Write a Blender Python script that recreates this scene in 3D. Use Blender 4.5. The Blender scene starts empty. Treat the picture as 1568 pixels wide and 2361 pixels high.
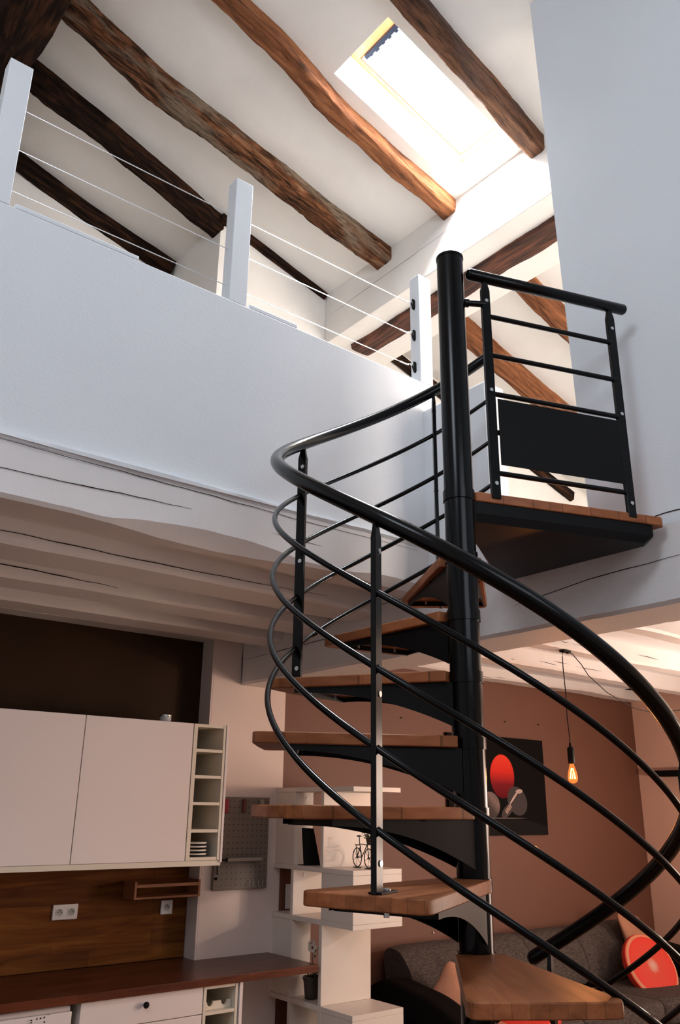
import bpy, bmesh, math, random
from math import sin, cos, pi, radians, sqrt, atan2
from mathutils import Vector, Matrix, noise

# ------------------------------------------------------------------ camera
EYE = 1.765
yaw, pitch, roll = radians(51.705), radians(19.704), radians(0.719)
Fw = Vector((cos(yaw)*cos(pitch), sin(yaw)*cos(pitch), sin(pitch)))
r0 = Vector((sin(yaw), -cos(yaw), 0)); u0 = r0.cross(Fw)
Rt = cos(roll)*r0 + sin(roll)*u0; Up = -sin(roll)*r0 + cos(roll)*u0
cd = bpy.data.cameras.new('camera'); cam = bpy.data.objects.new('camera', cd)
bpy.context.scene.collection.objects.link(cam)
cd.sensor_fit = 'HORIZONTAL'; cd.sensor_width = 36.0; cd.lens = 36.0*1907.8/1568.0
cd.clip_start = 0.05; cd.clip_end = 100
M = Matrix.Identity(4)
for i in range(3):
    M[i][0] = Rt[i]; M[i][1] = Up[i]; M[i][2] = -Fw[i]
M[0][3] = 0; M[1][3] = 0; M[2][3] = EYE
cam.matrix_world = M
sc = bpy.context.scene; sc.camera = cam

# ------------------------------------------------------------------ world, lights, exposure
sc.view_settings.view_transform = 'Standard'; sc.view_settings.look = 'None'
sc.view_settings.gamma = 1.0; sc.view_settings.use_curve_mapping = False
sc.view_settings.exposure = 0.47
w = bpy.data.worlds.new('sky'); sc.world = w; w.use_nodes = True
bgn = w.node_tree.nodes['Background']
bgn.inputs[0].default_value = (0.80, 0.90, 1.0, 1); bgn.inputs[1].default_value = 3.0

def area(name, loc, target, sx, sy, power, col, spread=180):
    l = bpy.data.lights.new(name, 'AREA'); l.shape = 'RECTANGLE'; l.size = sx; l.size_y = sy
    l.energy = power; l.color = col; l.spread = radians(spread)
    o = bpy.data.objects.new(name, l); sc.collection.objects.link(o)
    o.location = loc
    d = Vector(target) - Vector(loc); o.rotation_euler = d.to_track_quat('-Z', 'Y').to_euler()
    return o
RS = radians(15); RN = Vector((sin(RS), 0, cos(RS)))         # roof slope (falls towards +x) and its normal
def roof_z(x): return 6.10 - (x-3.805)*math.tan(RS)
sky_mid = Vector((3.155, 3.115, roof_z(3.155)))
area('skylight_daylight', sky_mid + RN*0.44, sky_mid, 0.50, 1.10, 185, (0.90, 0.95, 1.0))
area('bright_western_sky', sky_mid + Vector((-1.5, 0.0, 1.75)), sky_mid + Vector((.25, 0, -.1)), 1.0, 1.0, 330, (1.0, 0.96, 0.90), 50)
area('left_roof_fill', (-1.9, 0.3, 5.75), (3.1, 1.2, 3.9), 1.4, 1.6, 68, (0.80, 0.89, 1.0))  # added cool fill for the stairwell walls; no roof window exists on this slope
area('front_fill', (0.9, -2.10, 3.9), (1.3, 3.0, 3.9), 2.4, 1.8, 34, (0.82, 0.90, 1.0))  # unseen fill behind the viewer, added to light the mezzanine face and kitchen
area('terrace_window_daylight', (7.74, 0.75, 1.40), (3.0, 1.6, 1.40), 1.9, 2.0, 110, (1.0, 0.76, 0.62))
area('upper_room_fill', (5.6, -2.05, 4.1), (5.6, 5.0, 4.9), 1.8, 1.2, 170, (1.0, 0.88, 0.78))  # added warm lamp brightening the upper room, not a real window

# ------------------------------------------------------------------ materials
def mat(name, col, rough=0.5, metal=0.0, spec=0.5, coat=0.0, emis=None, estr=0.0):
    m = bpy.data.materials.new(name); m.use_nodes = True
    b = m.node_tree.nodes['Principled BSDF']
    b.inputs['Base Color'].default_value = (*col, 1); b.inputs['Roughness'].default_value = rough
    b.inputs['Metallic'].default_value = metal; b.inputs['Specular IOR Level'].default_value = spec
    b.inputs['Coat Weight'].default_value = coat
    if emis:
        b.inputs['Emission Color'].default_value = (*emis, 1); b.inputs['Emission Strength'].default_value = estr
    return m
def N(m, t, **kw):
    n = m.node_tree.nodes.new(t)
    for k, v in kw.items(): setattr(n, k, v)
    return n
def ramp(m, stops):
    r = N(m, 'ShaderNodeValToRGB'); e = r.color_ramp.elements
    while len(e) < len(stops): e.new(0.5)
    for i, (p, c) in enumerate(stops): e[i].position = p; e[i].color = (*c, 1)
    return r
def paint(name, col, rough=0.6, var=0.04, scale=3.0, bump=0.15, bscale=60):
    m = mat(name, col, rough); L = m.node_tree.links; b = m.node_tree.nodes['Principled BSDF']
    tc = N(m, 'ShaderNodeTexCoord'); ns = N(m, 'ShaderNodeTexNoise'); ns.inputs['Scale'].default_value = scale
    ns.inputs['Detail'].default_value = 4
    L.new(tc.outputs['Object'], ns.inputs['Vector'])
    r = ramp(m, [(0.3, tuple(c*(1-var) for c in col)), (0.7, tuple(min(1, c*(1+var)) for c in col))])
    L.new(ns.outputs['Fac'], r.inputs[0]); L.new(r.outputs[0], b.inputs['Base Color'])
    n2 = N(m, 'ShaderNodeTexNoise'); n2.inputs['Scale'].default_value = bscale; n2.inputs['Detail'].default_value = 3
    L.new(tc.outputs['Object'], n2.inputs['Vector'])
    bp = N(m, 'ShaderNodeBump'); bp.inputs['Strength'].default_value = bump; bp.inputs['Distance'].default_value = 0.004
    L.new(n2.outputs['Fac'], bp.inputs['Height']); L.new(bp.outputs[0], b.inputs['Normal'])
    return m
def wood(name, stops, scale=(2, 22, 22), rough=0.5, bump=0.2, detail=8, dist=1.2, blocks=None, coat=0.0, bdist=0.004, patch=None, fine=0.0):
    """grain stretched along local x; blocks=(length,height) gives glued staves"""
    m = mat(name, stops[0][1], rough, coat=coat); L = m.node_tree.links; b = m.node_tree.nodes['Principled BSDF']
    tc = N(m, 'ShaderNodeTexCoord'); mp = N(m, 'ShaderNodeMapping'); mp.inputs['Scale'].default_value = scale
    L.new(tc.outputs['Object'], mp.inputs[0])
    ns = N(m, 'ShaderNodeTexNoise'); ns.inputs['Scale'].default_value = 1.0; ns.inputs['Detail'].default_value = detail
    ns.inputs['Distortion'].default_value = dist
    L.new(mp.outputs[0], ns.inputs['Vector'])
    r = ramp(m, stops); L.new(ns.outputs['Fac'], r.inputs[0]); out = r.outputs[0]
    if blocks:
        bt = N(m, 'ShaderNodeTexBrick'); bt.offset = 0.37; bt.offset_frequency = 2
        bt.inputs['Color1'].default_value = (0.74, 0.74, 0.74, 1); bt.inputs['Color2'].default_value = (1.1, 1.1, 1.1, 1)
        bt.inputs['Mortar'].default_value = (0.5, 0.5, 0.5, 1); bt.inputs['Mortar Size'].default_value = 0.0008
        bt.inputs['Scale'].default_value = 1.0; bt.inputs['Brick Width'].default_value = blocks[0]; bt.inputs['Row Height'].default_value = blocks[1]
        sw = N(m, 'ShaderNodeMapping')
        if len(blocks) > 2: sw.inputs['Rotation'].default_value = blocks[2]
        L.new(tc.outputs['Object'], sw.inputs[0]); L.new(sw.outputs[0], bt.inputs['Vector'])
        mx = N(m, 'ShaderNodeMix', data_type='RGBA', blend_type='MULTIPLY'); mx.inputs[0].default_value = 1.0
        L.new(out, mx.inputs[6]); L.new(bt.outputs['Color'], mx.inputs[7]); out = mx.outputs[2]
    hgt = ns.outputs['Fac']
    if patch:          # weathered pale patches
        pn = N(m, 'ShaderNodeTexNoise'); pn.inputs['Scale'].default_value = 1.0; pn.inputs['Detail'].default_value = 5; pn.inputs['Distortion'].default_value = 0.8
        pm = N(m, 'ShaderNodeMapping'); pm.inputs['Scale'].default_value = patch[1]; L.new(tc.outputs['Object'], pm.inputs[0]); L.new(pm.outputs[0], pn.inputs['Vector'])
        pr = ramp(m, [(patch[2], (0, 0, 0)), (patch[2]+.12, (1, 1, 1))]); L.new(pn.outputs['Fac'], pr.inputs[0])
        px = N(m, 'ShaderNodeMix', data_type='RGBA'); L.new(pr.outputs[0], px.inputs[0]); L.new(out, px.inputs[6]); px.inputs[7].default_value = (*patch[0], 1)
        out = px.outputs[2]
    if fine:           # open pores, splits and worm holes
        fn = N(m, 'ShaderNodeTexNoise'); fn.inputs['Scale'].default_value = 1.0; fn.inputs['Detail'].default_value = 7; fn.inputs['Roughness'].default_value = .7; fn.inputs['Distortion'].default_value = .5
        fm = N(m, 'ShaderNodeMapping'); fm.inputs['Scale'].default_value = (7, 60, 60); L.new(tc.outputs['Object'], fm.inputs[0]); L.new(fm.outputs[0], fn.inputs['Vector'])
        fr = ramp(m, [(.36, (1-fine,)*3), (.50, (1, 1, 1)), (.68, (1+fine*.5,)*3)]); L.new(fn.outputs['Fac'], fr.inputs[0])
        fx = N(m, 'ShaderNodeMix', data_type='RGBA', blend_type='MULTIPLY'); fx.inputs[0].default_value = 1.0; L.new(out, fx.inputs[6]); L.new(fr.outputs[0], fx.inputs[7]); out = fx.outputs[2]
        ad = N(m, 'ShaderNodeMath', operation='ADD'); L.new(ns.outputs['Fac'], ad.inputs[0]); L.new(fn.outputs['Fac'], ad.inputs[1]); hgt = ad.outputs[0]
    L.new(out, b.inputs['Base Color'])
    bp = N(m, 'ShaderNodeBump'); bp.inputs['Strength'].default_value = bump; bp.inputs['Distance'].default_value = bdist
    L.new(hgt, bp.inputs['Height']); L.new(bp.outputs[0], b.inputs['Normal'])
    return m
WHITE = paint('white_wall_paint', (0.70, 0.72, 0.75), 0.6, 0.02, 2, 0.12, 80)
CEIL = paint('rough_plaster_ceiling', (0.85, 0.81, 0.755), 0.75, 0.04, 2.5, 0.4, 25)
JOIST = paint('white_painted_timber', (0.70, 0.67, 0.66), 0.55, 0.03, 4, 0.3, 30)
PALE = paint('pale_rose_wall_paint', (0.72, 0.61, 0.56), 0.6, 0.02, 2, 0.1, 80)
BROWN = paint('terracotta_brown_wall_paint', (0.135, 0.053, 0.031), 0.6, 0.03, 2, 0.1, 80)
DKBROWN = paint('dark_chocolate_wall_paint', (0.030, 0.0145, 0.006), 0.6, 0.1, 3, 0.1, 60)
BLACK = mat('black_lacquered_steel', (0.0018, 0.0018, 0.0022), 0.20, 0.0, 0.19)
BLACKM = mat('black_matt_steel', (0.0015, 0.0015, 0.0018), 0.42, 0.0, 0.16)
STEEL = mat('zinc_plated_steel', (0.55, 0.55, 0.54), 0.3, 1.0)
CHROME = mat('brushed_aluminium', (0.75, 0.75, 0.76), 0.28, 1.0)
GWHITE = mat('glossy_white_lacquer', (0.83, 0.75, 0.73), 0.12, 0.0, 0.5)
CREAM = mat('cream_laminate', (0.72, 0.66, 0.55), 0.45)
SHELFW = mat('white_laminate_shelf', (0.70, 0.63, 0.56), 0.4)
PLAST = mat('white_plastic', (0.72, 0.71, 0.70), 0.35)
BLKPL = mat('black_plastic', (0.004, 0.004, 0.004), 0.5, 0, 0.15)
TREAD = wood('oiled_beech', [(0.2, (0.17, 0.052, 0.020)), (0.5, (0.30, 0.102, 0.040)), (0.8, (0.38, 0.142, 0.058))], (3, 26, 26), 0.38, 0.05, 6, 0.6, blocks=(0.55, 0.045))
OLDW = wood('weathered_oak_rafter', [(0.28, (0.012, 0.007, 0.005)), (0.42, (0.07, 0.030, 0.014)), (0.56, (0.20, 0.075, 0.030)), (0.72, (0.30, 0.17, 0.095))], (2.2, 15, 15), 0.85, 0.9, 10, 2.2, bdist=0.02, patch=((.23,.165,.115),(1.3,5,5),.50), fine=.75)
OLDR = wood('reddish_oak_rafter', [(0.25, (0.03, 0.013, 0.008)), (0.42, (0.17, 0.060, 0.024)), (0.6, (0.31, 0.118, 0.048)), (0.8, (0.42, 0.20, 0.095))], (1.6, 13, 13), 0.8, 0.7, 9, 1.6, bdist=0.015, fine=.45)
OLDC = wood('brown_cracked_rafter', [(0.25, (0.02, 0.010, 0.008)), (0.42, (0.085, 0.038, 0.022)), (0.6, (0.17, 0.078, 0.042)), (0.8, (0.25, 0.12, 0.065))], (1.4, 12, 12), 0.8, 0.8, 9, 1.4, bdist=0.015, patch=((.13,.085,.07),(1.5,4,4),.54), fine=.55)
OLDD = wood('dark_oak_beam', [(0.3, (0.004, 0.0025, 0.002)), (0.5, (0.020, 0.009, 0.005)), (0.75, (0.085, 0.032, 0.014))], (2.0, 12, 12), 0.85, 0.8, 9, 2.0, bdist=0.02, fine=.6)
SPLASH = wood('oak_stave_board', [(0.25, (0.075, 0.020, 0.003)), (0.5, (0.145, 0.048, 0.008)), (0.8, (0.22, 0.082, 0.014))], (2, 14, 22), 0.6, 0.05, 8, 1.0, blocks=(0.62, 0.085, (radians(90), 0, 0)))
WORKT = wood('dark_oiled_worktop', [(0.25, (0.05, 0.013, 0.007)), (0.5, (0.11, 0.030, 0.013)), (0.8, (0.18, 0.055, 0.026))], (3, 26, 26), 0.3, 0.03, 6, 0.6, blocks=(0.5, 0.045))
RACKW = wood('honey_pine', [(0.3, (0.22, 0.08, 0.03)), (0.7, (0.34, 0.14, 0.06))], (4, 30, 30), 0.5, 0.05)
PINE = wood('varnished_pine_frame', [(0.3, (0.50, 0.22, 0.07)), (0.7, (0.60, 0.30, 0.11))], (3, 30, 30), 0.5, 0.05)
for m_, sp_ in ((SPLASH, .12), (WORKT, .22), (DKBROWN, .12), (TREAD, .15), (OLDW, .15), (OLDR, .2), (OLDC, .2), (OLDD, .1)): m_.node_tree.nodes['Principled BSDF'].inputs['Specular IOR Level'].default_value = sp_
FLOORM = wood('oak_plank_floor', [(0.25, (0.12, 0.06, 0.03)), (0.6, (0.22, 0.12, 0.06)), (0.8, (0.30, 0.17, 0.09))], (2, 18, 18), 0.4, 0.05, 6, 0.8, blocks=(1.1, 0.12))

# ------------------------------------------------------------------ mesh builder
class MB:
    def __init__(s): s.v = []; s.f = []; s.mi = []; s.cur = 0
    def add(s, vs, fs):
        o = len(s.v); s.v += [tuple(v) for v in vs]
        for f in fs: s.f.append(tuple(i+o for i in f)); s.mi.append(s.cur)
        return s
    def box(s, x0, x1, y0, y1, z0, z1):
        return s.add([(x0,y0,z0),(x1,y0,z0),(x1,y1,z0),(x0,y1,z0),(x0,y0,z1),(x1,y0,z1),(x1,y1,z1),(x0,y1,z1)],
                     [(0,3,2,1),(4,5,6,7),(0,1,5,4),(1,2,6,5),(2,3,7,6),(3,0,4,7)])
    def prism(s, poly, z0, z1):
        n = len(poly)
        vs = [(x,y,z0) for x,y in poly] + [(x,y,z1) for x,y in poly]
        return s.add(vs, [tuple(range(n-1,-1,-1)), tuple(range(n,2*n))] + [(i,(i+1)%n,n+(i+1)%n,n+i) for i in range(n)])
    def tube(s, pts, r, n=12, caps=True, closed=False, ref=Vector((0,0,1)), sq=None):
        pts = [Vector(p) for p in pts]; rings = []
        K = len(pts)
        for i, p in enumerate(pts):
            if closed: t = pts[(i+1)%K] - pts[i-1]
            else: t = pts[min(i+1,K-1)] - pts[max(i-1,0)]
            t.normalize()
            rr = ref if abs(t.dot(ref)) < 0.97 else Vector((1,0,0))
            a = t.cross(rr).normalized(); b = a.cross(t).normalized()
            ri = r[i] if isinstance(r, (list, tuple)) else r
            if sq: rings.append([p + a*sq[0]*ri*cx + b*sq[1]*ri*cy for cx, cy in ((-1,-1),(1,-1),(1,1),(-1,1))])
            else: rings.append([p + (a*cos(2*pi*k/n) + b*sin(2*pi*k/n))*ri for k in range(n)])
        if sq: n = 4
        vs = [v for ring in rings for v in ring]; fs = []
        for i in range(K if closed else K-1):
            j = (i+1) % K
            for k in range(n):
                fs.append((i*n+k, i*n+(k+1)%n, j*n+(k+1)%n, j*n+k))
        if caps and not closed: fs += [tuple(range(n-1,-1,-1)), tuple((K-1)*n+k for k in range(n))]
        return s.add(vs, fs)
    def cyl(s, p0, p1, r, n=20): return s.tube([p0, p1], r, n)
    def lathe(s, prof, c=(0,0,0), n=28, axis='z'):
        vs = []; fs = []; K = len(prof)
        for r, z in prof:
            for k in range(n):
                a = 2*pi*k/n; p = (r*cos(a), r*sin(a), z)
                if axis == 'y': p = (p[0], p[2], p[1])
                vs.append((p[0]+c[0], p[1]+c[1], p[2]+c[2]))
        for i in range(K-1):
            for k in range(n): fs.append((i*n+k, i*n+(k+1)%n, (i+1)*n+(k+1)%n, (i+1)*n+k))
        if prof[0][0] > 1e-6: fs.append(tuple(range(n-1,-1,-1)))
        if prof[-1][0] > 1e-6: fs.append(tuple((K-1)*n+k for k in range(n)))
        return s.add(vs, fs)
    def xf(s, mtx, start=0):
        for i in range(start, len(s.v)): s.v[i] = tuple(mtx @ Vector(s.v[i]))
        return s
    def build(s, name, m, parent=None, bevel=0.0, smooth=True, angle=35, seg=2):
        me = bpy.data.meshes.new(name); me.from_pydata(s.v, [], s.f)
        ms = m if isinstance(m, (list, tuple)) else [m]
        for x in ms: me.materials.append(x)
        if len(ms) > 1: me.polygons.foreach_set('material_index', s.mi)
        bm = bmesh.new(); bm.from_mesh(me)
        bmesh.ops.remove_doubles(bm, verts=bm.verts, dist=1e-6)
        bmesh.ops.recalc_face_normals(bm, faces=bm.faces); bm.to_mesh(me); bm.free()
        if smooth:
            me.polygons.foreach_set('use_smooth', [True]*len(me.polygons)); me.set_sharp_from_angle(angle=radians(angle))
        o = bpy.data.objects.new(name, me); sc.collection.objects.link(o)
        if parent: o.parent = parent
        if bevel > 0:
            b = o.modifiers.new('bevel', 'BEVEL'); b.width = bevel; b.segments = seg; b.limit_method = 'ANGLE'; b.angle_limit = radians(40)
        return o
def empty(name, loc=(0,0,0), rz=0):
    o = bpy.data.objects.new(name, None); sc.collection.objects.link(o); o.empty_display_size = 0.1
    o.location = loc; o.rotation_euler = (0,0,rz); return o
def tag(o, label, cat, group=None, kind=None):
    o['label'] = label; o['category'] = cat
    if group: o['group'] = group
    if kind: o['kind'] = kind
    return o
def struct(o, label, cat): return tag(o, label, cat, kind='structure')
def copy_tree(o, parent=None):
    c = o.copy(); sc.collection.objects.link(c)
    if parent: c.parent = parent
    for ch in list(o.children): copy_tree(ch, c)
    return c
def origin_to(o, p):
    """move a top-level mesh's origin to p, geometry stays put"""
    p = Vector(p)
    for v in o.data.vertices: v.co -= p
    o.location = p; return o
random.seed(7)

# ================================================================== STRUCTURE
YB = 5.03          # back wall plane
XW = 3.10          # right wall plane
MY = 3.13          # mezzanine face plane
struct(MB().box(-2.8, 8.2, -2.3, 6.3, -0.12, 0).build('floor', FLOORM), 'oak plank floor of the ground storey', 'floor')
# back walls of the ground storey
struct(MB().box(2.885, 3.49, YB, YB+0.35, 0, 2.93).build('wall_kitchen_back', PALE), 'pale wall carrying the pegboard beside the kitchen niche', 'wall')
struct(MB().box(3.49, 8.1, YB, YB+0.35, 0, 2.93).build('wall_back', BROWN), 'terracotta brown wall behind the sofa', 'wall')
m = MB(); m.box(-2.8, 2.885, 5.18, 5.38, 0, 2.95)
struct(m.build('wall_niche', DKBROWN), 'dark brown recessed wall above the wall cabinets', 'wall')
struct(MB().box(-2.8, 2.90, YB-0.01, 5.18, 2.862, 3.0).build('trim_1', JOIST), 'white lintel over the kitchen niche', 'trim')
m = MB(); m.box(2.872, 2.8845, YB+0.001, 5.18, 0, 2.862)
struct(m.build('trim_2', PALE), 'plastered reveal at the right side of the kitchen niche', 'trim')
struct(MB().box(7.9, 8.1, -2.3, YB, 0, 2.93).build('wall_right', paint('rose_beige_wall_paint', (0.80, 0.50, 0.39), 0.6, 0.02)), 'rose beige side wall of the living room', 'wall')
m = MB(); m.box(-2.8, -2.6, -2.3, 6.3, 0, 7.2)
struct(m.build('wall_left', WHITE), 'white wall on the left side of the house', 'wall')
m = MB(); m.box(-2.6, 8.1, -2.3, -2.2, 0, 7.2)
struct(m.build('wall_front', WHITE), 'white front wall behind the viewer', 'wall')
# right wall of the stairwell (upper part), leaning free edge at y = 2.1
m = MB()
y0b, y0t = 2.085, 2.165
m.add([(XW,-2.2,2.9),(XW,y0b,2.9),(XW,y0t,6.4),(XW,-2.2,6.4),(XW+.16,-2.2,2.9),(XW+.16,y0b,2.9),(XW+.16,y0t,6.4),(XW+.16,-2.2,6.4)],
      [(0,3,2,1),(4,5,6,7),(0,1,5,4),(1,2,6,5),(2,3,7,6),(3,0,4,7)])
struct(m.build('wall_stairwell_right', WHITE, smooth=False), 'tall white wall to the right of the landing', 'wall')
# low return beside the landing
struct(MB().box(XW-0.015, XW+0.14, 2.655, MY+0.005, 2.86, 3.965).build('wall_return', WHITE, bevel=0.006), 'low white wall return behind the staircase column', 'wall')

# mezzanine front wall
m = MB(); nx = 60
m.box(-2.6, 3.19, MY, MY+0.17, 3.05, 4.155)
struct(m.build('wall_mezzanine', WHITE, bevel=0.004), 'smooth white front wall of the mezzanine under the cable railing', 'wall')

def warped_box(x0,x1,y0,y1,z0,z1, along='x', nseg=80, amp=0.012, seed=0, wane=None):
    """box whose long edges wander like hewn timber"""
    m = MB(); rings = []
    L0, L1 = (x0,x1) if along == 'x' else (y0,y1)
    for i in range(nseg+1):
        t = L0 + (L1-L0)*i/nseg
        def nz(k, f=1.3): return amp*noise.noise(Vector((t*f + seed*7.1, k*3.7, seed)))
        def nf(k): return amp*0.25*noise.noise(Vector((t*14 + seed*7.1, k*3.7, seed)))
        if along == 'x': A0, A1 = y0, y1
        else: A0, A1 = x0, x1
        c = 0.016 + (wane(t) if wane else 0)
        sec = [(A0+nz(1)+nf(1), z1), (A0+nz(1)*.6+nf(2), (z0+z1)/2+nz(5)), (A0+nz(2)+nf(3), z0+c+nz(3)*1.2+nf(5)), (A0+c+nz(2)+nf(4), z0+nz(3)*1.2+nf(5)),
               (A1-c+nz(4), z0+nz(3)+nf(6)), (A1+nz(4), z0+c+nz(3)), (A1+nz(6)*.5, z1)]
        for a_, z_ in sec: rings.append((t,a_,z_) if along == 'x' else (a_,t,z_))
    n = 7; fs = []
    for i in range(nseg):
        for k in range(n): fs.append((i*n+k, i*n+(k+1)%n, (i+1)*n+(k+1)%n, (i+1)*n+k))
    fs += [tuple(range(n-1,-1,-1)), tuple(nseg*n+k for k in range(n))]
    m.add(rings, fs); return m
def crack(pts, off=(0,0,0), wdt=0.003, dep=0.002):
    """thin dark shrinkage crack as a slim tapering sliver lying on the timber"""
    m = MB(); P = [Vector(p)+Vector(off) for p in pts]; out = []
    k = max(8, int((P[-1]-P[0]).length*25))
    for i in range(k+1):
        t = i/k*(len(P)-1); a_ = int(min(t, len(P)-2)); p = P[a_].lerp(P[a_+1], t-a_)
        p = p + Vector((0,0,0.004*noise.noise(Vector((p.x*9, p.y*9, 3)))))
        out.append(p)
    rr = [wdt*(0.25+0.75*sin(pi*min(max(i/k,0.03),0.97))) * (0.6+0.4*abs(noise.noise(Vector((i*.9,2,5))))) for i in range(k+1)]
    m.tube(out, rr, 6); return m
CRK = mat('shadowed_crack', (0.02, 0.012, 0.01), 0.95, spec=0)
# mezzanine edge beam
mb = warped_box(-2.6, 3.085, MY-0.016, MY+0.19, 2.862, 3.118, 'x', 140, 0.009, 3, wane=lambda t: .050*max(0, 1-((t-1.75)/.50)**2) + .03*max(0, 1-((t-2.85)/.3)**2)).build('trim_3', JOIST)
struct(mb, 'hewn white painted edge beam below the mezzanine wall', 'beam')
lip = warped_box(-2.6, 3.075, MY-0.030, MY-0.001, 3.106, 3.128, 'x', 220, 0.012, 8).build('plaster_lip', WHITE, mb)
crack([(0.5,0,3.098),(1.0,0,3.095),(1.6,0,3.092),(2.3,0,3.085),(3.0,0,3.09)], (0,MY-0.019,0), 0.0022).build('crack', CRK, mb)
crack([(0.5,0,2.975),(1.0,0,2.985),(1.4,0,3.00),(1.62,0,3.005)], (0,MY-0.018,0), 0.0028).build('crack', CRK, mb)
crack([(2.05,0,2.985),(2.35,0,2.98)], (0,MY-0.018,0), 0.002).build('crack', CRK, mb)
# ceiling joists under the mezzanine (run along x)
JG = 'white painted ceiling joists over the kitchen'
for i, (ya, yb, zb, lab) in enumerate([(3.52, 3.80, 2.815, 'white painted joist over the kitchen nearest the mezzanine edge beam'),
                              (4.02, 4.26, 2.80, 'white painted joist over the kitchen, middle one of three'),
                              (4.52, 4.74, 2.80, 'white painted joist over the kitchen nearest the back niche')]):
    o = warped_box(-2.6, XW, ya, yb, zb, 2.93, 'x', 90, 0.009, 11+i).build('ceiling_joist', JOIST)
    tag(origin_to(o, (0,ya,zb)), lab, 'ceiling joist', JG)
    if i == 0: crack([(0.3,0,2.855),(1.0,0,2.86),(1.9,0,2.85),(2.7,0,2.862)], (0,ya-0.004,0), 0.003).xf(Matrix.Translation((0,-ya,-zb))).build('crack', CRK, o)
    if i == 1: crack([(0.2,0,2.85),(1.2,0,2.85),(1.7,0,2.835)], (0,ya-0.006,0), 0.004).xf(Matrix.Translation((0,-ya,-zb))).build('crack', CRK, o)
m = MB(); m.box(-2.6, XW, MY+0.17, 6.1, 2.925, 3.02)
struct(m.build('ceiling_kitchen', JOIST), 'white kitchen ceiling carrying the mezzanine floor', 'ceiling')
struct(MB().box(-2.6, 2.70, MY+.171, 5.97, 3.0205, 3.04).build('floor_mezzanine', FLOORM), 'oak boards of the mezzanine floor', 'floor')
# big beam along y over the opening to the living room
m = warped_box(XW, 3.43, -2.2, YB, 2.565, 2.99, 'y', 160, 0.008, 21)
bb = struct(m.build('trim_4', JOIST), 'big white painted beam between stairwell and living room', 'beam')
for pts in ([(0,2.15,2.93),(0,1.7,2.95),(0,1.2,2.94)], [(0,2.55,2.70),(0,2.1,2.745),(0,1.6,2.76)], [(0,5.0,2.86),(0,4.2,2.87),(0,3.4,2.88),(0,3.16,2.88)],
            [(0,5.0,2.74),(0,4.3,2.75),(0,3.6,2.76)]):
    crack(pts, (XW-0.003,0,0), 0.0028).build('crack', CRK, bb)
crack([(0,0,2.57),(0,0,2.72),(0,0,2.87)], (XW-0.002,5.015,0), 0.004).build('crack', CRK, bb)
# living room joists + ceiling
for i, (ya, yb, lab) in enumerate([(1.35,1.47,'white living room joist farthest from the brown wall'),(2.05,2.17,'white living room joist right above the added torch lamp'),
        (2.72,2.86,'white living room joist seen nearest the big white beam end'), (3.42,3.56,'white living room joist carrying the pendant hook'),
        (4.05,4.20,'white living room joist between the pendant hook and the brown wall'),(4.84,5.02,'white living room joist lying along the brown wall')]):
    o = warped_box(3.40, 7.9, ya, yb, 2.80 if i < 5 else 2.845, 2.95, 'x', 80, 0.014, 31+i).build('ceiling_joist', JOIST)
    origin_to(o, (5.6,ya,2.8)); tag(o, lab, 'ceiling joist', 'white painted ceiling joists over the living room')
    rnd = random.Random(i+5)
    if i >= 3:
        for k in range(5):
            xx = rnd.uniform(4.3, 6.2); zz = rnd.uniform(2.825, 2.90)
            crack([(xx-5.6,0,zz-2.8),(xx-5.6+rnd.uniform(.18,.4),0,zz-2.8-rnd.uniform(0,.012))], (0,-0.003,0), 0.0024).build('crack', CRK, o)
struct(MB().box(3.26, 7.9, -2.2, YB+.3, 2.93, 3.0).build('ceiling_living', WHITE), 'white ceiling of the living room', 'ceiling')

w2 = struct(empty('window_2', (7.88, 0.75, 0.35)), 'tall terrace window of the living room', 'window')
m = MB(); m.box(-.06,0.015,-1.02,-.96,0,2.12); m.box(-.06,0.015,.96,1.02,0,2.12); m.box(-.06,0.015,-.96,.96,0,.06); m.box(-.06,0.015,-.96,.96,2.06,2.12); m.box(-.05,0.015,-.03,.03,.06,2.06)
m.build('frame', WHITE, w2, bevel=.003)
# ---- roof / sloped ceiling
cS, sS = cos(RS), sin(RS)
def rp(u, y, n=0.0):
    """point on the roof: u metres down the slope from x=3.805, n along the normal"""
    return Vector((3.805 + u*cS + n*sS, y, 6.10 - u*sS + n*cS))
def uof(x): return (x-3.805)/cS
U0, U1 = uof(0.93), uof(8.0)
su0, su1, sy0, sy1 = uof(2.575), uof(3.735), 2.84, 3.39      # skylight opening
def roofslab(m, ua, ub, ya, yb, n0=0.0, n1=0.16):
    vs = [rp(ua,ya,n0),rp(ub,ya,n0),rp(ub,yb,n0),rp(ua,yb,n0),rp(ua,ya,n1),rp(ub,ya,n1),rp(ub,yb,n1),rp(ua,yb,n1)]
    m.add(vs, [(0,3,2,1),(4,5,6,7),(0,1,5,4),(1,2,6,5),(2,3,7,6),(3,0,4,7)])
m = MB()
roofslab(m, U0, su0, -2.3, 6.3); roofslab(m, su1, U1, -2.3, 6.3)
roofslab(m, su0, su1, -2.3, sy0); roofslab(m, su0, su1, sy1, 6.3)
struct(m.build('ceiling', CEIL, smooth=False), 'sloping plaster ceiling between the old rafters', 'ceiling')
m = MB()
zr = roof_z(0.93); zl = zr - (0.93+2.8)*math.tan(RS)
m.add([(0.93,-2.3,zr),(-2.8,-2.3,zl),(-2.8,6.3,zl),(0.93,6.3,zr),(0.93,-2.3,zr+.16),(-2.8,-2.3,zl+.16),(-2.8,6.3,zl+.16),(0.93,6.3,zr+.16)],
      [(0,3,2,1),(4,5,6,7),(0,1,5,4),(1,2,6,5),(2,3,7,6),(3,0,4,7)])
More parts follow.
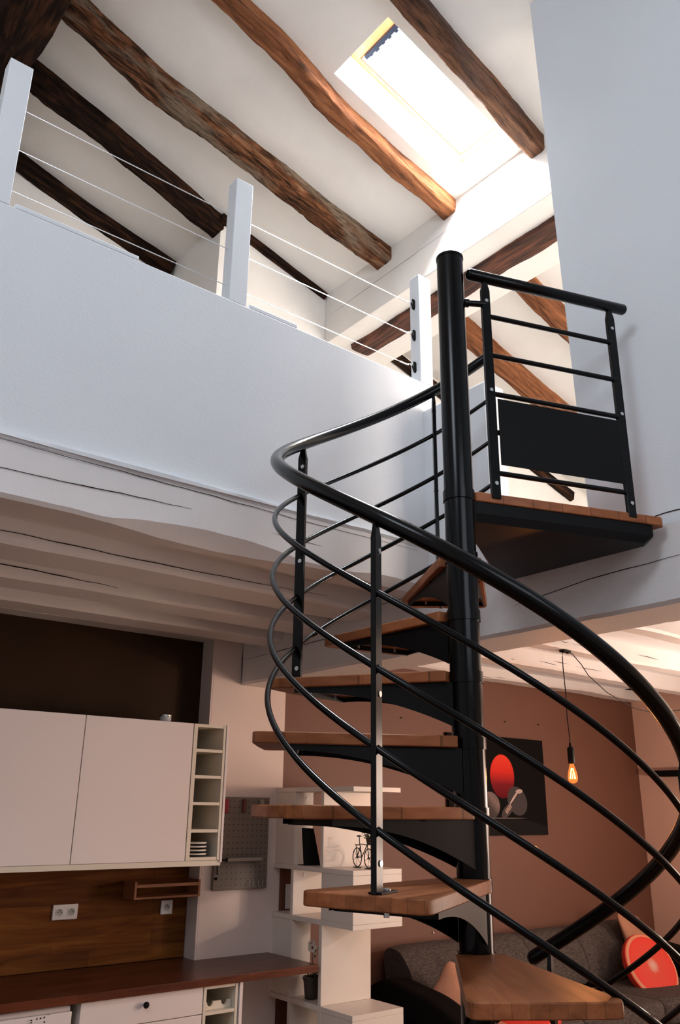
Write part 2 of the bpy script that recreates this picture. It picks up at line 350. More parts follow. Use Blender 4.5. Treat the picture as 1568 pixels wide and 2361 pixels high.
struct(m.build('ceiling_left', CEIL, smooth=False), 'other slope of the plaster ceiling beyond the ridge beam', 'ceiling')
# upper back walls
struct(MB().box(2.71, 8.1, 5.07, 6.3, 2.93, 6.9).build('wall_upper_back', CEIL, smooth=False), 'pale upstairs back wall behind the railing', 'wall')
struct(MB().box(-2.8, 2.71, 5.98, 6.3, 2.93, 7.1).build('wall_upper_recess', CEIL, smooth=False), 'shaded wall at the back of the mezzanine recess', 'wall')
struct(MB().box(7.5, 8.1, -2.3, 5.07, 2.93, 5.6).build('wall_upper_right', CEIL), 'low eaves wall at the end of the upper room', 'wall')
# boxed beam along y (knee)
m = MB(); kp = [(3.81,5.60),(4.46,5.60),(4.46,5.95),(3.81,6.12)]
m.add([(x,-2.2,z) for x,z in kp]+[(x,5.07,z) for x,z in kp], [(0,1,2,3),(7,6,5,4),(0,4,5,1),(1,5,6,2),(2,6,7,3),(3,7,4,0)])
kb = struct(m.build('trim_5', CEIL, bevel=0.006), 'big white boxed beam closing the rafters below the skylight', 'beam')
crack([(0,5.0,5.86),(0,4.2,5.87),(0,3.4,5.88)], (3.809,0,0), 0.0016).build('joint_line', CRK, kb)

# ---- old rafters
def log_beam(name, pts, w_, h_, mt, seed, label, group=None, nseg=90, rough=1.0, tap=None):
    """crooked hewn timber along a polyline of (x,y,z) centre points, squared section"""
    P = [Vector(p) for p in pts]; p0, p1 = P[0], P[-1]
    X = (p1-p0).normalized(); Yv = Vector((0,0,1)).cross(X).normalized(); Zv = X.cross(Yv)
    Rm = Matrix((X, Yv, Zv)).transposed(); inv = Rm.inverted()
    LP = [inv @ (p-p0) for p in P]; Ltot = LP[-1].x; n = 22; vs = []; fs = []
    for i in range(nseg+1):
        x = Ltot*i/nseg
        k = max(j for j in range(len(LP)-1) if LP[j].x <= x+1e-6) if x > 0 else 0
        k = min(k, len(LP)-2); t = (x-LP[k].x)/max(1e-6, LP[k+1].x-LP[k].x); t = .5*t + .5*t*t*(3-2*t)
        cy = LP[k].y*(1-t)+LP[k+1].y*t; cz = LP[k].z*(1-t)+LP[k+1].z*t
        cy += rough*0.016*noise.noise(Vector((x*1.9, seed, 0))); cz += rough*0.012*noise.noise(Vector((x*1.7, seed, 9)))
        sw = 1 + rough*0.14*noise.noise(Vector((x*1.6, seed, 4))); 
        if tap: sw *= tap[0] + (tap[1]-tap[0])*i/nseg
        for q in range(n):
            a_ = 2*pi*q/n; ca, sa = cos(a_), sin(a_)
            e = 0.34; yy = math.copysign(abs(ca)**e, ca)*w_/2*sw; zz = math.copysign(abs(sa)**e, sa)*h_/2*sw
            d = 1 + rough*(0.11*noise.noise(Vector((x*3.5, ca*1.3+seed, sa*1.3))) + 0.07*noise.noise(Vector((x*11, ca*4+seed, sa*4))) + 0.035*noise.noise(Vector((x*34, ca*9+seed, sa*9))))
            vs.append((x + (0.012*noise.noise(Vector((ca*3,sa*3,seed))) if i in (0,nseg) else 0), cy+yy*d, cz+zz*d))
    for i in range(nseg):
        for q in range(n): fs.append((i*n+q, i*n+(q+1)%n, (i+1)*n+(q+1)%n, (i+1)*n+q))
    fs += [tuple(range(n-1,-1,-1)), tuple(nseg*n+q for q in range(n))]
    o = MB().add(vs, fs).build(name, mt, smooth=True, angle=60)
    o.matrix_world = Matrix.Translation(p0) @ Rm.to_4x4()
    return tag(o, label, 'rafter', group) if label else o
def rz(x, d): return roof_z(x) - d
RG = 'old wooden rafters of the sloping ceiling'
log_beam('rafter', [(0.95,5.02,rz(.95,.03)),(1.72,5.055,rz(1.72,.045)),(2.74,5.14,rz(2.74,.04))], .17, .21, OLDD, 5, 'dark knotty rafter ending at the corner of the upstairs back wall', RG)
log_beam('rafter', [(0.95,5.90,rz(.95,.02)),(1.87,5.95,rz(1.87,.02)),(2.70,5.92,rz(2.70,.03))], .12, .20, OLDD, 6, 'thin dark rafter deep in the mezzanine recess', RG, rough=.7)
log_beam('rafter', [(0.95,4.31,rz(.95,.03)),(1.75,4.375,rz(1.75,.03)),(2.83,4.335,rz(2.83,.03)),(3.84,4.29,rz(3.84,.02))], .19, .22, OLDW, 2, 'thick weathered grey-brown rafter next left of the smooth reddish one', RG)
log_beam('rafter', [(0.95,3.47,rz(.95,.02)),(2.15,3.485,rz(2.15,.02)),(2.8,3.555,rz(2.8,.02)),(3.87,3.54,rz(3.87,.02))], .145, .18, OLDR, 3, 'bent reddish rafter just left of the skylight', RG)
log_beam('rafter', [(0.95,2.62,rz(.95,.02)),(2.5,2.64,rz(2.5,.02)),(3.2,2.68,rz(3.2,.02)),(3.88,2.70,rz(3.88,.02))], .14, .20, OLDC, 4, 'cracked brown rafter between the skylight and the tall right wall', RG)
log_beam('rafter', [(4.35,4.31,rz(4.35,.03)),(5.85,4.36,rz(5.85,.03)),(7.5,4.42,rz(7.5,.04))], .19, .22, OLDR, 8, 'reddish rafter of the upper room crossing behind the guard of the landing', RG, rough=.8)
log_beam('rafter', [(4.35,3.56,rz(4.35,.03)),(5.3,3.58,rz(5.3,.03)),(7.5,3.62,rz(7.5,.04))], .16, .22, OLDR, 9, 'reddish rafter of the upper room partly hidden by the tall right wall', RG, rough=.8)
log_beam('rafter', [(4.35,5.03,rz(4.35,.13)),(5.8,5.04,rz(5.8,.15)),(7.20,5.045,rz(7.20,.20))], .055, .11, OLDD, 10, 'thin dark rafter along the upstairs back wall, its end near the landing boards', RG, rough=.8)
log_beam('wall_plate', [(2.70,5.055,rz(2.70,.02)),(3.3,5.06,rz(3.3,.02)),(3.80,5.065,rz(3.80,.01))], .06, .10, OLDD, 15, None, rough=.7)
tag(bpy.data.objects['wall_plate'], 'thin dark timber strip where the ceiling meets the upstairs back wall', 'timber strip')
log_beam('ridge_beam', [(0.84,-2.2,6.72),(0.86,1.5,6.74),(0.86,4.3,6.72),(0.82,5.2,6.72),(0.80,5.97,6.72)], .34, .36, OLDD, 12, None, rough=.6)
tag(bpy.data.objects['ridge_beam'], 'heavy dark ridge beam in the top left corner', 'beam')
log_beam('purlin', [(4.06,-2.1,5.62),(4.06,1.5,5.625),(4.11,3.4,5.62),(4.10,4.93,5.615)], .21, .12, OLDD, 14, None, rough=.9, nseg=140)
tag(bpy.data.objects['purlin'], 'dark rough purlin let into the underside of the white boxed beam', 'beam')
bpy.data.objects['purlin'].data.materials[0] = wood('deep_red_oak', [(0.3, (0.010, 0.005, 0.004)), (0.48, (0.06, 0.020, 0.010)), (0.7, (0.17, 0.055, 0.025))], (2, 18, 18), .8, .9, 9, 1.6, bdist=.02)

# ---- skylight
wn = empty('window_1', rp((su0+su1)/2, (sy0+sy1)/2))
struct(wn, 'roof window between two rafters', 'skylight')
inv = Matrix.Translation(-wn.location)
def rbox(m, ua, ub, ya, yb, n0, n1): roofslab(m, ua, ub, ya, yb, n0, n1)
m = MB(); e = .001; T = .03
e = .003
rbox(m, su0-T, su0+e, sy0-T, sy1+T, 0.001, .36); rbox(m, su1-e, su1+T, sy0-T, sy1+T, 0.001, .36)
rbox(m, su0+e, su1-e, sy0-T, sy0+e, 0.001, .36); rbox(m, su0+e, su1-e, sy1-e, sy1+T, 0.001, .36)
m.xf(inv).build('lining', WHITE, wn, smooth=False)
m = MB(); fw = .055
rbox(m, su0, su0+.13, sy0, sy1, .285, .335); rbox(m, su1-fw, su1, sy0, sy1, .285, .335)
rbox(m, su0+.13, su1-fw, sy0, sy0+fw*.8, .285, .335); rbox(m, su0+.13, su1-fw, sy1-fw*.8, sy1, .285, .335)
m.xf(inv).build('frame', PINE, wn, bevel=.004)
m = MB(); q_ = .004; gy0, gy1, gu0, gu1 = sy0+fw*.8, sy1-fw*.8, su0+.13, su1-fw
rbox(m, gu0, gu0+.006, gy0, gy1, .278, .300); rbox(m, gu1-.006, gu1, gy0, gy1, .278, .300); rbox(m, gu0+.006, gu1-.006, gy0, gy0+.006, .278, .300); rbox(m, gu0+.006, gu1-.006, gy1-.006, gy1, .278, .300)
m.xf(inv).build('glazing_bead', mat('orange_brown_bead', (.16,.040,.008), .6, spec=.1), wn)
m = MB(); rbox(m, gu0+.002, gu0+.030, sy0+.06, sy1-.09, .245, .277)
rnd = random.Random(11)
for k in range(6):
    yk = sy0+.09+k*.062; rbox(m, gu0+.030, gu0+.036+rnd.uniform(0,.010), yk, yk+rnd.uniform(.015,.04), .25, .272)
m.xf(inv).build('ventilation_bar', mat('dark_blue_metal', (0.006,0.009,0.018), .5, 0, spec=.2), wn)
GL = bpy.data.materials.new('window_glass'); GL.use_nodes = True
nt = GL.node_tree; tr = nt.nodes.new('ShaderNodeBsdfTransparent'); gs = nt.nodes.new('ShaderNodeBsdfGlossy'); gs.inputs['Roughness'].default_value = 0.02
mxs = nt.nodes.new('ShaderNodeMixShader'); mxs.inputs[0].default_value = 0.05
nt.links.new(tr.outputs[0], mxs.inputs[1]); nt.links.new(gs.outputs[0], mxs.inputs[2]); nt.links.new(mxs.outputs[0], nt.nodes['Material Output'].inputs[0])
m = MB(); rbox(m, su0+fw, su1-fw, sy0+fw*.8, sy1-fw*.8, .307, .313)
m.xf(inv).build('pane', GL, wn)
# ================================================================== SPIRAL STAIRCASE
AZ = radians(42.98); CX, CY = 3.0*cos(AZ), 3.0*sin(AZ)
ST = tag(empty('spiral_staircase', (CX, CY, 0)), 'black steel spiral staircase with beech treads, curved handrail and square landing', 'staircase')
TR = [(2.667,7),(2.448,38),(2.226,67.5),(2.001,97),(1.773,127),(1.555,156.5),(1.338,193)]
for k in range(5): TR.append((1.338-.222*(k+1), 193+30*(k+1) if k < 4 else 338))
TR[7:] = [(1.115,217+3),(0.892,248),(0.669,278),(0.446,308),(0.223,338)]
RC = .0565
def rot(a, p): return (p[0]*cos(a)-p[1]*sin(a), p[0]*sin(a)+p[1]*cos(a)) + tuple(p[2:])
# column with spacers and sleeves
m = MB(); prof = [(0, 0), (RC, 0)]
zs = sorted(z for z, _ in TR) + [2.914]
for z in zs:
    prof += [(RC, z-.040), (RC+.0045, z-.040), (RC+.0045, z), (RC, z)]
prof += [(RC-.001, 3.972), (RC+.0015, 3.974), (RC+.0015, 3.984), (RC-.004, 3.988), (0, 3.988)]
m.lathe(prof, n=48)
col = m.build('center_column', BLACK, ST, angle=30)
m = MB(); m.cyl((0,0,0),(0,0,.012),.11,32); m.build('floor_flange', BLACKM, ST, bevel=.003)
# tread prototype in local coordinates (x radial), top at z=0
def tread_parts(a, z, tag_ix):
    poly = [(.045,-.078),(.055,-.082),(.694,-.192),(.720,-.186),(.730,-.168),(.733,0),(.730,.168),(.720,.186),(.694,.192),(.055,.082),(.045,.078)]
    t = MB().prism(poly, -.038, 0).build('tread', TREAD, None, bevel=.0035)
    t.parent = ST; t.location = (0,0,z); t.rotation_euler = (0,0,a)
    m = MB(); K = 14
    for s in (-1, 1):
        top = []; bot = []
        for i in range(K+1):
            x = .030 + (.62-.030)*i/K; tt = (.62-x)/.59
            hw = (.052 + .116*(x-.030)/.59)*s
            top.append((x, hw, -.0385)); bot.append((x, hw, -.0385-.018-.135*tt**2.1))
        th = -.004*s; vs = []
        for i in range(K+1): vs += [top[i], bot[i], (bot[i][0], bot[i][1]+th, bot[i][2]), (top[i][0], top[i][1]+th, top[i][2])]
        fs = []
        for i in range(K):
            for q in range(4): fs.append((i*4+q, i*4+(q+1)%4, (i+1)*4+(q+1)%4, (i+1)*4+q))
        fs += [(0,1,2,3), tuple(K*4+q for q in (3,2,1,0))]
        m.add(vs, fs)
    m.box(.60,.606,-.16,.16,-.0385-.020,-.0385)
    m.box(.25,.28,-.10,.10,-.043,-.0385)
    br = m.build('support_bracket', BLACKM, t, smooth=False)
    m = MB()
    for x_, y_ in ((.60,.09),(.60,-.09),(.27,.06),(.27,-.06)):
        m.cyl((x_,y_,-.0385),(x_,y_,-.052),.0055,10)
    m.build('bolt', STEEL, t)
    return t
for i, (z, th) in enumerate(TR): tread_parts(AZ+radians(th), z, i)
# landing (world x/y minus column position)
def lw(x, y): return (x-CX, y-CY)
zl = 2.914
poly = [lw(2.236,2.004), lw(2.246,1.992), lw(3.035,1.704), lw(3.062,1.715), lw(3.070,2.60), lw(3.04,2.625), lw(2.255,2.125), lw(2.21,2.11)]
la = MB().prism(poly, zl-.038, zl).build('landing_board', TREAD, ST, bevel=.0035)
m = MB()
pin = [lw(2.225,2.00), lw(2.245,2.000), lw(2.905,1.760), lw(3.000,1.728), lw(3.035,1.76), lw(3.035,2.575), lw(2.25,2.095)]
lo = [lw(2.225,2.01), lw(2.245,2.012), lw(2.900,1.775), lw(2.965,1.752), lw(3.000,1.775), lw(3.000,2.53), lw(2.26,2.085)]
n = len(pin)
zt_, zm_, zb_ = zl-.0385, zl-.085, zl-.118
vs = [(x,y,zt_) for x,y in pin] + [(x,y,zm_) for x,y in pin] + [(x,y,zb_) for x,y in lo]
fs = [tuple(range(n)), tuple(2*n+i for i in range(n-1,-1,-1))]
for r_ in (0,1):
    for i in range(n): fs.append((r_*n+i, r_*n+(i+1)%n, (r_+1)*n+(i+1)%n, (r_+1)*n+i))
m.add(vs, fs).build('landing_frame', BLACKM, la, smooth=False)
# handrail and four curved rods
R_ = .70; K0 = .224/30
def hel(th, off=0.0, R=R_):
    a = AZ+radians(th); return (R*cos(a), R*sin(a), 3.785-K0*th-off)
def rounded(pts, r):
    return pts, [r]*len(pts)
N_ = 150; t0, t1 = -13.5, 342
pts = [hel(t0+(t1-t0)*i/N_) for i in range(N_+1)]
rr = [.0258]*len(pts)
d0 = (Vector(pts[0])-Vector(pts[1])).normalized(); d1 = (Vector(pts[-1])-Vector(pts[-2])).normalized()
cap_ = [(.008,.0245),(.017,.0195),(.022,.012),(.0245,.003)]
pts = [tuple(Vector(pts[0])+d0*a_) for a_, _ in cap_[::-1]] + pts + [tuple(Vector(pts[-1])+d1*a_) for a_, _ in cap_]
rr = [r_ for _, r_ in cap_[::-1]] + rr + [r_ for _, r_ in cap_]
MB().tube(pts, rr, 20).build('handrail', BLACK, ST)
m = MB()
for th in (71.5, 158.8, 247):
    a_, b_ = hel(th+1.2), hel(th+1.45); m.tube([a_, b_], .0262, 20)
m.build('handrail_joint', BLACKM, ST)
for off in (.235, .455, .675, .885):
    MB().tube([hel(-13+(338+13)*i/N_, off, .70) for i in range(N_+1)], .0102, 12).build('curved_rod', BLACK, ST)
# balusters: flat bars 32 x 14 mm with a pointed head
def flat_bar(m, z0, z1, w2=.0195, t2=.0085):
    prof = [(z0, 1, 1), (z1-.052, 1, 1), (z1-.020, .62, .85), (z1, .52, .7)]
    vs = []; fs = []
    for z, kw, kt in prof:
        vs += [(-w2*kw,-t2*kt,z),(w2*kw,-t2*kt,z),(w2*kw,t2*kt,z),(-w2*kw,t2*kt,z)]
    for i in range(len(prof)-1):
        for q in range(4): fs.append((i*4+q, i*4+(q+1)%4, (i+1)*4+(q+1)%4, (i+1)*4+q))
    fs += [(3,2,1,0), tuple((len(prof)-1)*4+q for q in range(4))]
    return m.add(vs, fs)
for th, zb in ((8.8, 2.667), (71.5, 2.226), (158.8, 1.555), (247, .892), (336.5, .223)):
    a = AZ+radians(th); zt = 3.785-K0*th-.018
    m = flat_bar(MB(), zb, zt)
    b = m.build('baluster', BLACK, ST, smooth=False, bevel=.0015); b.location = (.694*cos(a), .694*sin(a), 0); b.rotation_euler = (0,0,a)
    m = MB()
    zc = 3.785-K0*th
    for off in (.11, .53, .97):
        m.cyl((-.004,-.0115,zc-off),(-.004,.0115,zc-off),.0085,14)
    m.build('bolt', STEEL, b)
    m = MB(); m.box(-.085,.012,-.02,.02,zb+.0005,zb+.006); m.build('base_plate', BLACKM, b, bevel=.001)
    m = MB(); m.cyl((-.055,0,zb-.060),(-.055,0,zb+.012),.008,10); m.cyl((-.055,0,zb+.006),(-.055,0,zb+.010),.012,14); m.build('anchor_bolt', STEEL, b)
# landing guard
ga = Vector((2.318-CX, 1.961-CY, 0)); gt = Vector((.9426,-.3339,0)); gn = Vector((.3339,.9426,0)); ga = ga + gn*.005
G = empty('landing_guard', tuple(ga)); G.rotation_euler = (0,0,atan2(gt.y, gt.x)); G.parent = ST
def gm(): return MB()
for s in (-.002, .622):
    m = flat_bar(MB(), zl-.02, 3.885, .019, .009); b = m.build('guard_post', BLACK, G, smooth=False, bevel=.0015); b.location = (s, 0, 0)
for z in (3.712, 3.527, 3.349, 3.178, 3.003):
    MB().cyl((-.002,0,z),(.622,0,z),.0105,12).build('guard_rod', BLACK, G)
m = MB(); pts = [(-.085,0,3.9),(-.081,0,3.9),(-.072,0,3.9),(.70,0,3.9),(.709,0,3.9),(.713,0,3.9)]
m.tube(pts, [.010,.019,.0245,.0245,.019,.010], 20).build('guard_handrail', BLACK, G)
MB().box(.022,.600,-.0155,-.0115,3.034,3.322).build('infill_panel', BLACKM, G, bevel=.001)
cl_ = (Matrix.Rotation(-atan2(gt.y,gt.x),4,'Z') @ (Vector((0,0,0))-ga))
m = MB(); m.tube([(cl_.x*.55, cl_.y*.55, 3.768),(-.002,0,3.768)], .0135, 14); m.cyl((cl_.x*.62, cl_.y*.62, 3.768),(cl_.x*.5, cl_.y*.5, 3.768), .018, 14)
m.build('column_bracket', BLACK, G)
m = MB()
for s in (-.002, .622):
    for z in (3.78, 3.36, 2.955): m.cyl((s,-.0135,z),(s,.0135,z),.008,12)
m.build('bolt', STEEL, G)

# ================================================================== MEZZANINE CABLE RAILING
RL = tag(empty('cable_railing', (1.9, MY+.04, 4.155)), 'white post railing with three steel cables along the mezzanine edge', 'railing')
def rl(m): return m.xf(Matrix.Translation((-1.9, -(MY+.04), -4.155)))
for x in (0.615, 1.80, 3.125):
    m = MB(); m.box(x-.055+.004, x+.055-.004, MY-.002+.004, MY+.085, 4.158, 4.915)
    rl(m).build('post', WHITE, RL, bevel=.003)
for z in (4.27, 4.49, 4.71):
    m = MB(); zz = z
    m.tube([(-2.55, MY+.05, zz), (.6, MY+.05, zz), (1.8, MY+.05, zz-.004), (3.02, MY+.05, zz)], .0025, 8)
    c_ = rl(m).build('cable', CHROME, RL)
    m = MB(); m.tube([(3.045,MY+.05,zz),(3.03,MY+.043,zz+.008),(3.012,MY+.05,zz+.004),(3.0,MY+.05,zz)], .0035, 8); m.cyl((2.95,MY+.05,zz),(3.01,MY+.05,zz),.005,8)
    rl(m).build('turnbuckle', STEEL, RL)
    m = MB(); 
    for k in range(13):
        pass
    m.tube([(3.072,MY+.045,zz+.034-.002),(3.060,MY+.045,zz+.032),(3.048,MY+.045,zz+.0),(3.060,MY+.045,zz-.032),(3.072,MY+.045,zz-.034)], .0055, 8)
    m.cyl((3.0695,MY+.045,zz-.028),(3.0695,MY+.045,zz+.028),.0085,10)
    rl(m).build('eye_plate', BLKPL, RL, bevel=.001)
m = MB(); m.box(-2.5, 1.50, MY+.03, MY+.10, 4.157, 4.172); m.box(1.87, 2.16, MY+.03, MY+.10, 4.157, 4.172)
m = MB(); m.box(.69, 1.26, MY+.001, MY+.05, 4.157, 4.180); m.box(1.87, 2.17, MY+.001, MY+.05, 4.157, 4.180)
rl(m).build('foot_strip', WHITE, RL, bevel=.004)
# ================================================================== KITCHEN
FY = 4.66
def cab_door(name, x0, x1, label):
    c = tag(empty(name, ((x0+x1)/2, FY+.2, 1.465)), label, 'wall cabinet', 'white glossy wall cabinets')
    T_ = Matrix.Translation(-c.location)
    MB().box(x0+.001, x1-.001, FY+.022, 5.17 if x1 < 2.8 else 5.02, 1.468, 2.244).xf(T_).build('body', SHELFW, c)
    MB().box(x0+.0015, x1-.0015, FY, FY+.019, 1.465, 2.247).xf(T_).build('door', GWHITE, c, bevel=.0012)
    return c
cab_door('wall_cabinet', 1.166, 1.8655, 'glossy white wall cabinet on the left, cut by the frame edge')
cab_door('wall_cabinet', 1.8675, 2.556, 'glossy white wall cabinet next to the open cubbyholes')
lr = tag(MB().box(1.166, 2.80, FY+.004, FY+.022, 1.434, 1.4635).build('light_pelmet', CREAM, bevel=.001), 'narrow pale pelmet strip under the wall cabinets', 'pelmet')
# open cubbyholes
OLIVE = mat('grey_olive_laminate', (0.22, 0.20, 0.15), .5)
cu = tag(empty('open_shelf_unit', (2.68, FY+.2, 1.465)), 'narrow cream wall unit with five open cubbyholes', 'shelf unit')
T_ = Matrix.Translation(-cu.location); x0, x1 = 2.559, 2.787
m = MB(); m.box(x0, x0+.026, FY-.002, 5.02, 1.465, 2.247); m.box(x1-.018, x1, FY-.002, 5.02, 1.465, 2.247); m.xf(T_).build('side_panel', CREAM, cu, bevel=.001)
for z in (1.465, 1.619, 1.773, 1.927, 2.081, 2.229):
    MB().box(x0+.0265, x1-.0185, FY, 5.0, z, z+.018).xf(T_).build('shelf', CREAM, cu, bevel=.001)
MB().box(x0+.0265, x1-.0185, 5.0, 5.012, 1.465, 2.247).xf(T_).build('back_panel', OLIVE, cu)
tag(MB().box(2.7885, 2.804, FY-.006, 5.025, 1.452, 2.249).build('end_panel', GWHITE, bevel=.001), 'thin white end panel closing the row of wall units', 'panel')
# striped dishes
NAVY = mat('navy_glaze', (0.008, 0.009, 0.016), .25); CER = mat('white_glazed_ceramic', (0.70, 0.66, 0.60), .25)
def dish(label, k):
    d = tag(empty('bowl', (2.668, FY+.085, 1.4835+k*.0205)), label, 'bowl', 'stacked striped bowls in the lowest cubbyhole')
    MB().lathe([(0,0),(.042,0),(.062,.006),(.066,.0105)], n=32).build('foot', NAVY, d)
    MB().lathe([(.066,.0106),(.068,.0145),(.068,.0200),(.064,.0200),(.05,.013),(0,.012)], n=32).build('rim', CER, d)
    return d
for k, lab in enumerate(['striped bowl at the bottom of the stack in the cubbyhole','striped bowl second from the bottom of the stack in the cubbyhole','striped bowl just under the topmost one of the stack in the cubbyhole','striped bowl on top of the stack in the cubbyhole']): dish(lab, k)
j = tag(empty('glass_jar', (2.42, 4.78, 2.2475)), 'small pale glass pot standing on top of the wall cabinet', 'jar')
MB().lathe([(0,0),(.032,0),(.035,.004),(.035,.038),(.031,.038),(.031,.006),(0,.006)], n=24).build('body', mat('frosted_glass', (.55,.57,.55), .3), j)
MB().lathe([(.0,.0395),(.036,.0395),(.036,.048),(0,.048)], n=24).build('lid', STEEL, j)
s_ = tag(empty('cabinet_spotlight', (2.03, 4.80, 1.467)), 'small round chrome downlight under the right wall cabinet', 'lamp')
MB().lathe([(0,0),(.034,0),(.034,-.012),(.026,-.026),(.018,-.030),(0,-.028)], n=28).build('housing', CHROME, s_)
# backsplash
bs = origin_to(MB().box(-1.2, 2.866, 5.160, 5.1795, .878, 1.46).build('backsplash_panel', SPLASH), (1.0, 5.16, .878))
tag(bs, 'wooden stave board panel behind the worktop', 'backsplash')
# sockets
def socket(label, x, z, gangs):
    w = .082 if gangs == 1 else .152
    s = tag(empty('power_socket', (x, 5.1598, z)), label, 'socket', 'white wall sockets on the wooden panel')
    MB().box(-w/2, w/2, -.010, 0, -.041, .041).build('frame', PLAST, s, bevel=.005)
    for g in range(gangs):
        cx = 0 if gangs == 1 else (-.036 if g == 0 else .036)
        MB().box(cx-.0225, cx+.0225, -.0118, -.0102, -.0225, .0225).build('insert', PLAST, s, bevel=.0006)
        f_ = MB().lathe([(0,-.0125),(.017,-.0125),(.0195,-.0135),(.0195,-.0118)], (cx,0,0), 28, 'y').build('socket_well', mat('recess_grey', (.40,.40,.39), .5), s)
        m = MB()
        for dx in (-.0095, .0095): m.cyl((cx+dx,-.0131,0),(cx+dx,-.0126,0),.0028,10)
        m.cyl((cx,-.0131,.010),(cx,-.0180,.010),.0022,10)
        m.build('contact_hole', BLKPL, s)
socket('white double socket on the wooden panel', 2.068, 1.178, 2)
socket('white single socket under the wooden spice rack', 2.722, 1.168, 1)
# spice rack
sr = tag(empty('spice_rack', (2.645, 5.08, 1.236)), 'small wooden wall rack fixed to the stave board under the cubbyholes', 'rack')
T_ = Matrix.Translation(-sr.location)
for x in (2.420, 2.852): MB().box(x, x+.014, 5.0, 5.158, 1.236, 1.333).xf(T_).build('side_panel', RACKW, sr, bevel=.001)
MB().box(2.4345, 2.8515, 5.0, 5.158, 1.236, 1.248).xf(T_).build('bottom_board', RACKW, sr, bevel=.001)
MB().box(2.4345, 2.8515, 5.0, 5.010, 1.300, 1.318).xf(T_).build('front_rail', RACKW, sr, bevel=.001)
# pegboard
PG = bpy.data.materials.new('perforated_board'); PG.use_nodes = True
L = PG.node_tree.links; b = PG.node_tree.nodes['Principled BSDF']; b.inputs['Roughness'].default_value = .45
def math_(m, op, a, b2=None):
    n = N(m, 'ShaderNodeMath', operation=op)
    for i, v in enumerate((a, b2)):
        if v is None: continue
        if isinstance(v, (int, float)): n.inputs[i].default_value = v
        else: m.node_tree.links.new(v, n.inputs[i])
    return n.outputs[0]
tc = N(PG, 'ShaderNodeTexCoord'); sp = N(PG, 'ShaderNodeSeparateXYZ'); L.new(tc.outputs['Object'], sp.inputs[0])
def hole(c_, per):
    f_ = math_(PG, 'FRACT', math_(PG, 'ADD', math_(PG, 'DIVIDE', c_, per), 100.5)); return math_(PG, 'MULTIPLY', math_(PG, 'SUBTRACT', f_, .5), per)
hx, hz = hole(sp.outputs[0], .0365), hole(sp.outputs[2], .0365)
dd = math_(PG, 'SQRT', math_(PG, 'ADD', math_(PG, 'MULTIPLY', hx, hx), math_(PG, 'MULTIPLY', hz, hz)))
msk = math_(PG, 'LESS_THAN', dd, .0044)
inx = math_(PG, 'LESS_THAN', math_(PG, 'ABSOLUTE', sp.outputs[0]), .186); inz = math_(PG, 'LESS_THAN', math_(PG, 'ABSOLUTE', sp.outputs[2]), .262)
msk = math_(PG, 'MULTIPLY', msk, math_(PG, 'MULTIPLY', inx, inz))
mx = N(PG, 'ShaderNodeMix', data_type='RGBA'); L.new(msk, mx.inputs[0]); mx.inputs[6].default_value = (.16,.13,.105,1); mx.inputs[7].default_value = (.01,.01,.01,1)
L.new(mx.outputs[2], b.inputs['Base Color'])
pg = tag(MB().box(-.205,.205,-.011,.011,-.283,.283).build('pegboard', PG, bevel=.003), 'grey perforated pegboard on the pale wall right of the niche', 'pegboard')
pg.location = (3.158, YB-.024, 1.545)
RED = mat('red_plastic', (.30,.015,.03), .45); MRN = mat('maroon_plastic', (.12,.035,.03), .5); GRY = mat('beige_grey_plastic', (.28,.25,.21), .5)
for x, mt_, lab in ((3.012,RED,'bright red clip at the top left of the pegboard'),(3.152,MRN,'dull maroon clip at the top middle of the pegboard'),(3.288,GRY,'grey clip at the top right of the pegboard')):
    o = MB().box(-.011,.011,-.014,.014,-.043,.043).build('clip', mt_, bevel=.004); o.location = (x, YB-.050, 1.772)
    tag(o, lab, 'clip', 'clips on the pegboard')
lg = tag(empty('pegboard_ledge', (3.145, YB-.07, 1.44)), 'small dark ledge with a pale lip hooked on the pegboard', 'ledge')
MB().box(-.145,.135,-.025,.033,0,.006).build('tray', BLKPL, lg); MB().box(-.13,.135,-.032,-.0255,-.004,.016).build('lip', GRY, lg, bevel=.001); MB().box(-.147,-.131,-.032,-.0255,-.006,.018).build('end_cap', BLKPL, lg)
for k, x in enumerate((3.218, 3.254, 3.29, 3.325)):
    o = MB().tube([(0,.012,.022),(0,0,.024),(0,0,-.012),(0,-.006,-.020),(0,-.018,-.022),(0,-.028,-.012)], .0016, 8).build('hook', STEEL)
    o.location = (x, YB-.0482, 1.290)
    tag(o, ['small wire hook on the pegboard, leftmost of four at the bottom right','small wire hook on the pegboard, second from the left of four','small wire hook on the pegboard, third from the left of four','small wire hook on the pegboard, rightmost of four at the bottom right'][k], 'hook', 'wire hooks on the pegboard')
m = MB()
for k in range(9): m.lathe([(.0,-.006),(.0055,-.003),(.0055,.003),(0,.006)], (.002*sin(k), 0, -.0125*k), 8)
m.lathe([(.0,-.011),(.010,-.005),(.011,.003),(0,.010)], (-.006,0,-.128), 12)
o = m.build('bead_chain', BLKPL); o.location = (2.972, YB-.047, 1.462)
tag(o, 'black bead chain hanging at the left edge of the pegboard', 'bead chain')
# worktop + base units
wt = origin_to(MB().box(-1.2, 3.415, 4.475, 5.1595, .835, .875).build('worktop', WORKT, bevel=.002), (1.1, 4.8, .835))
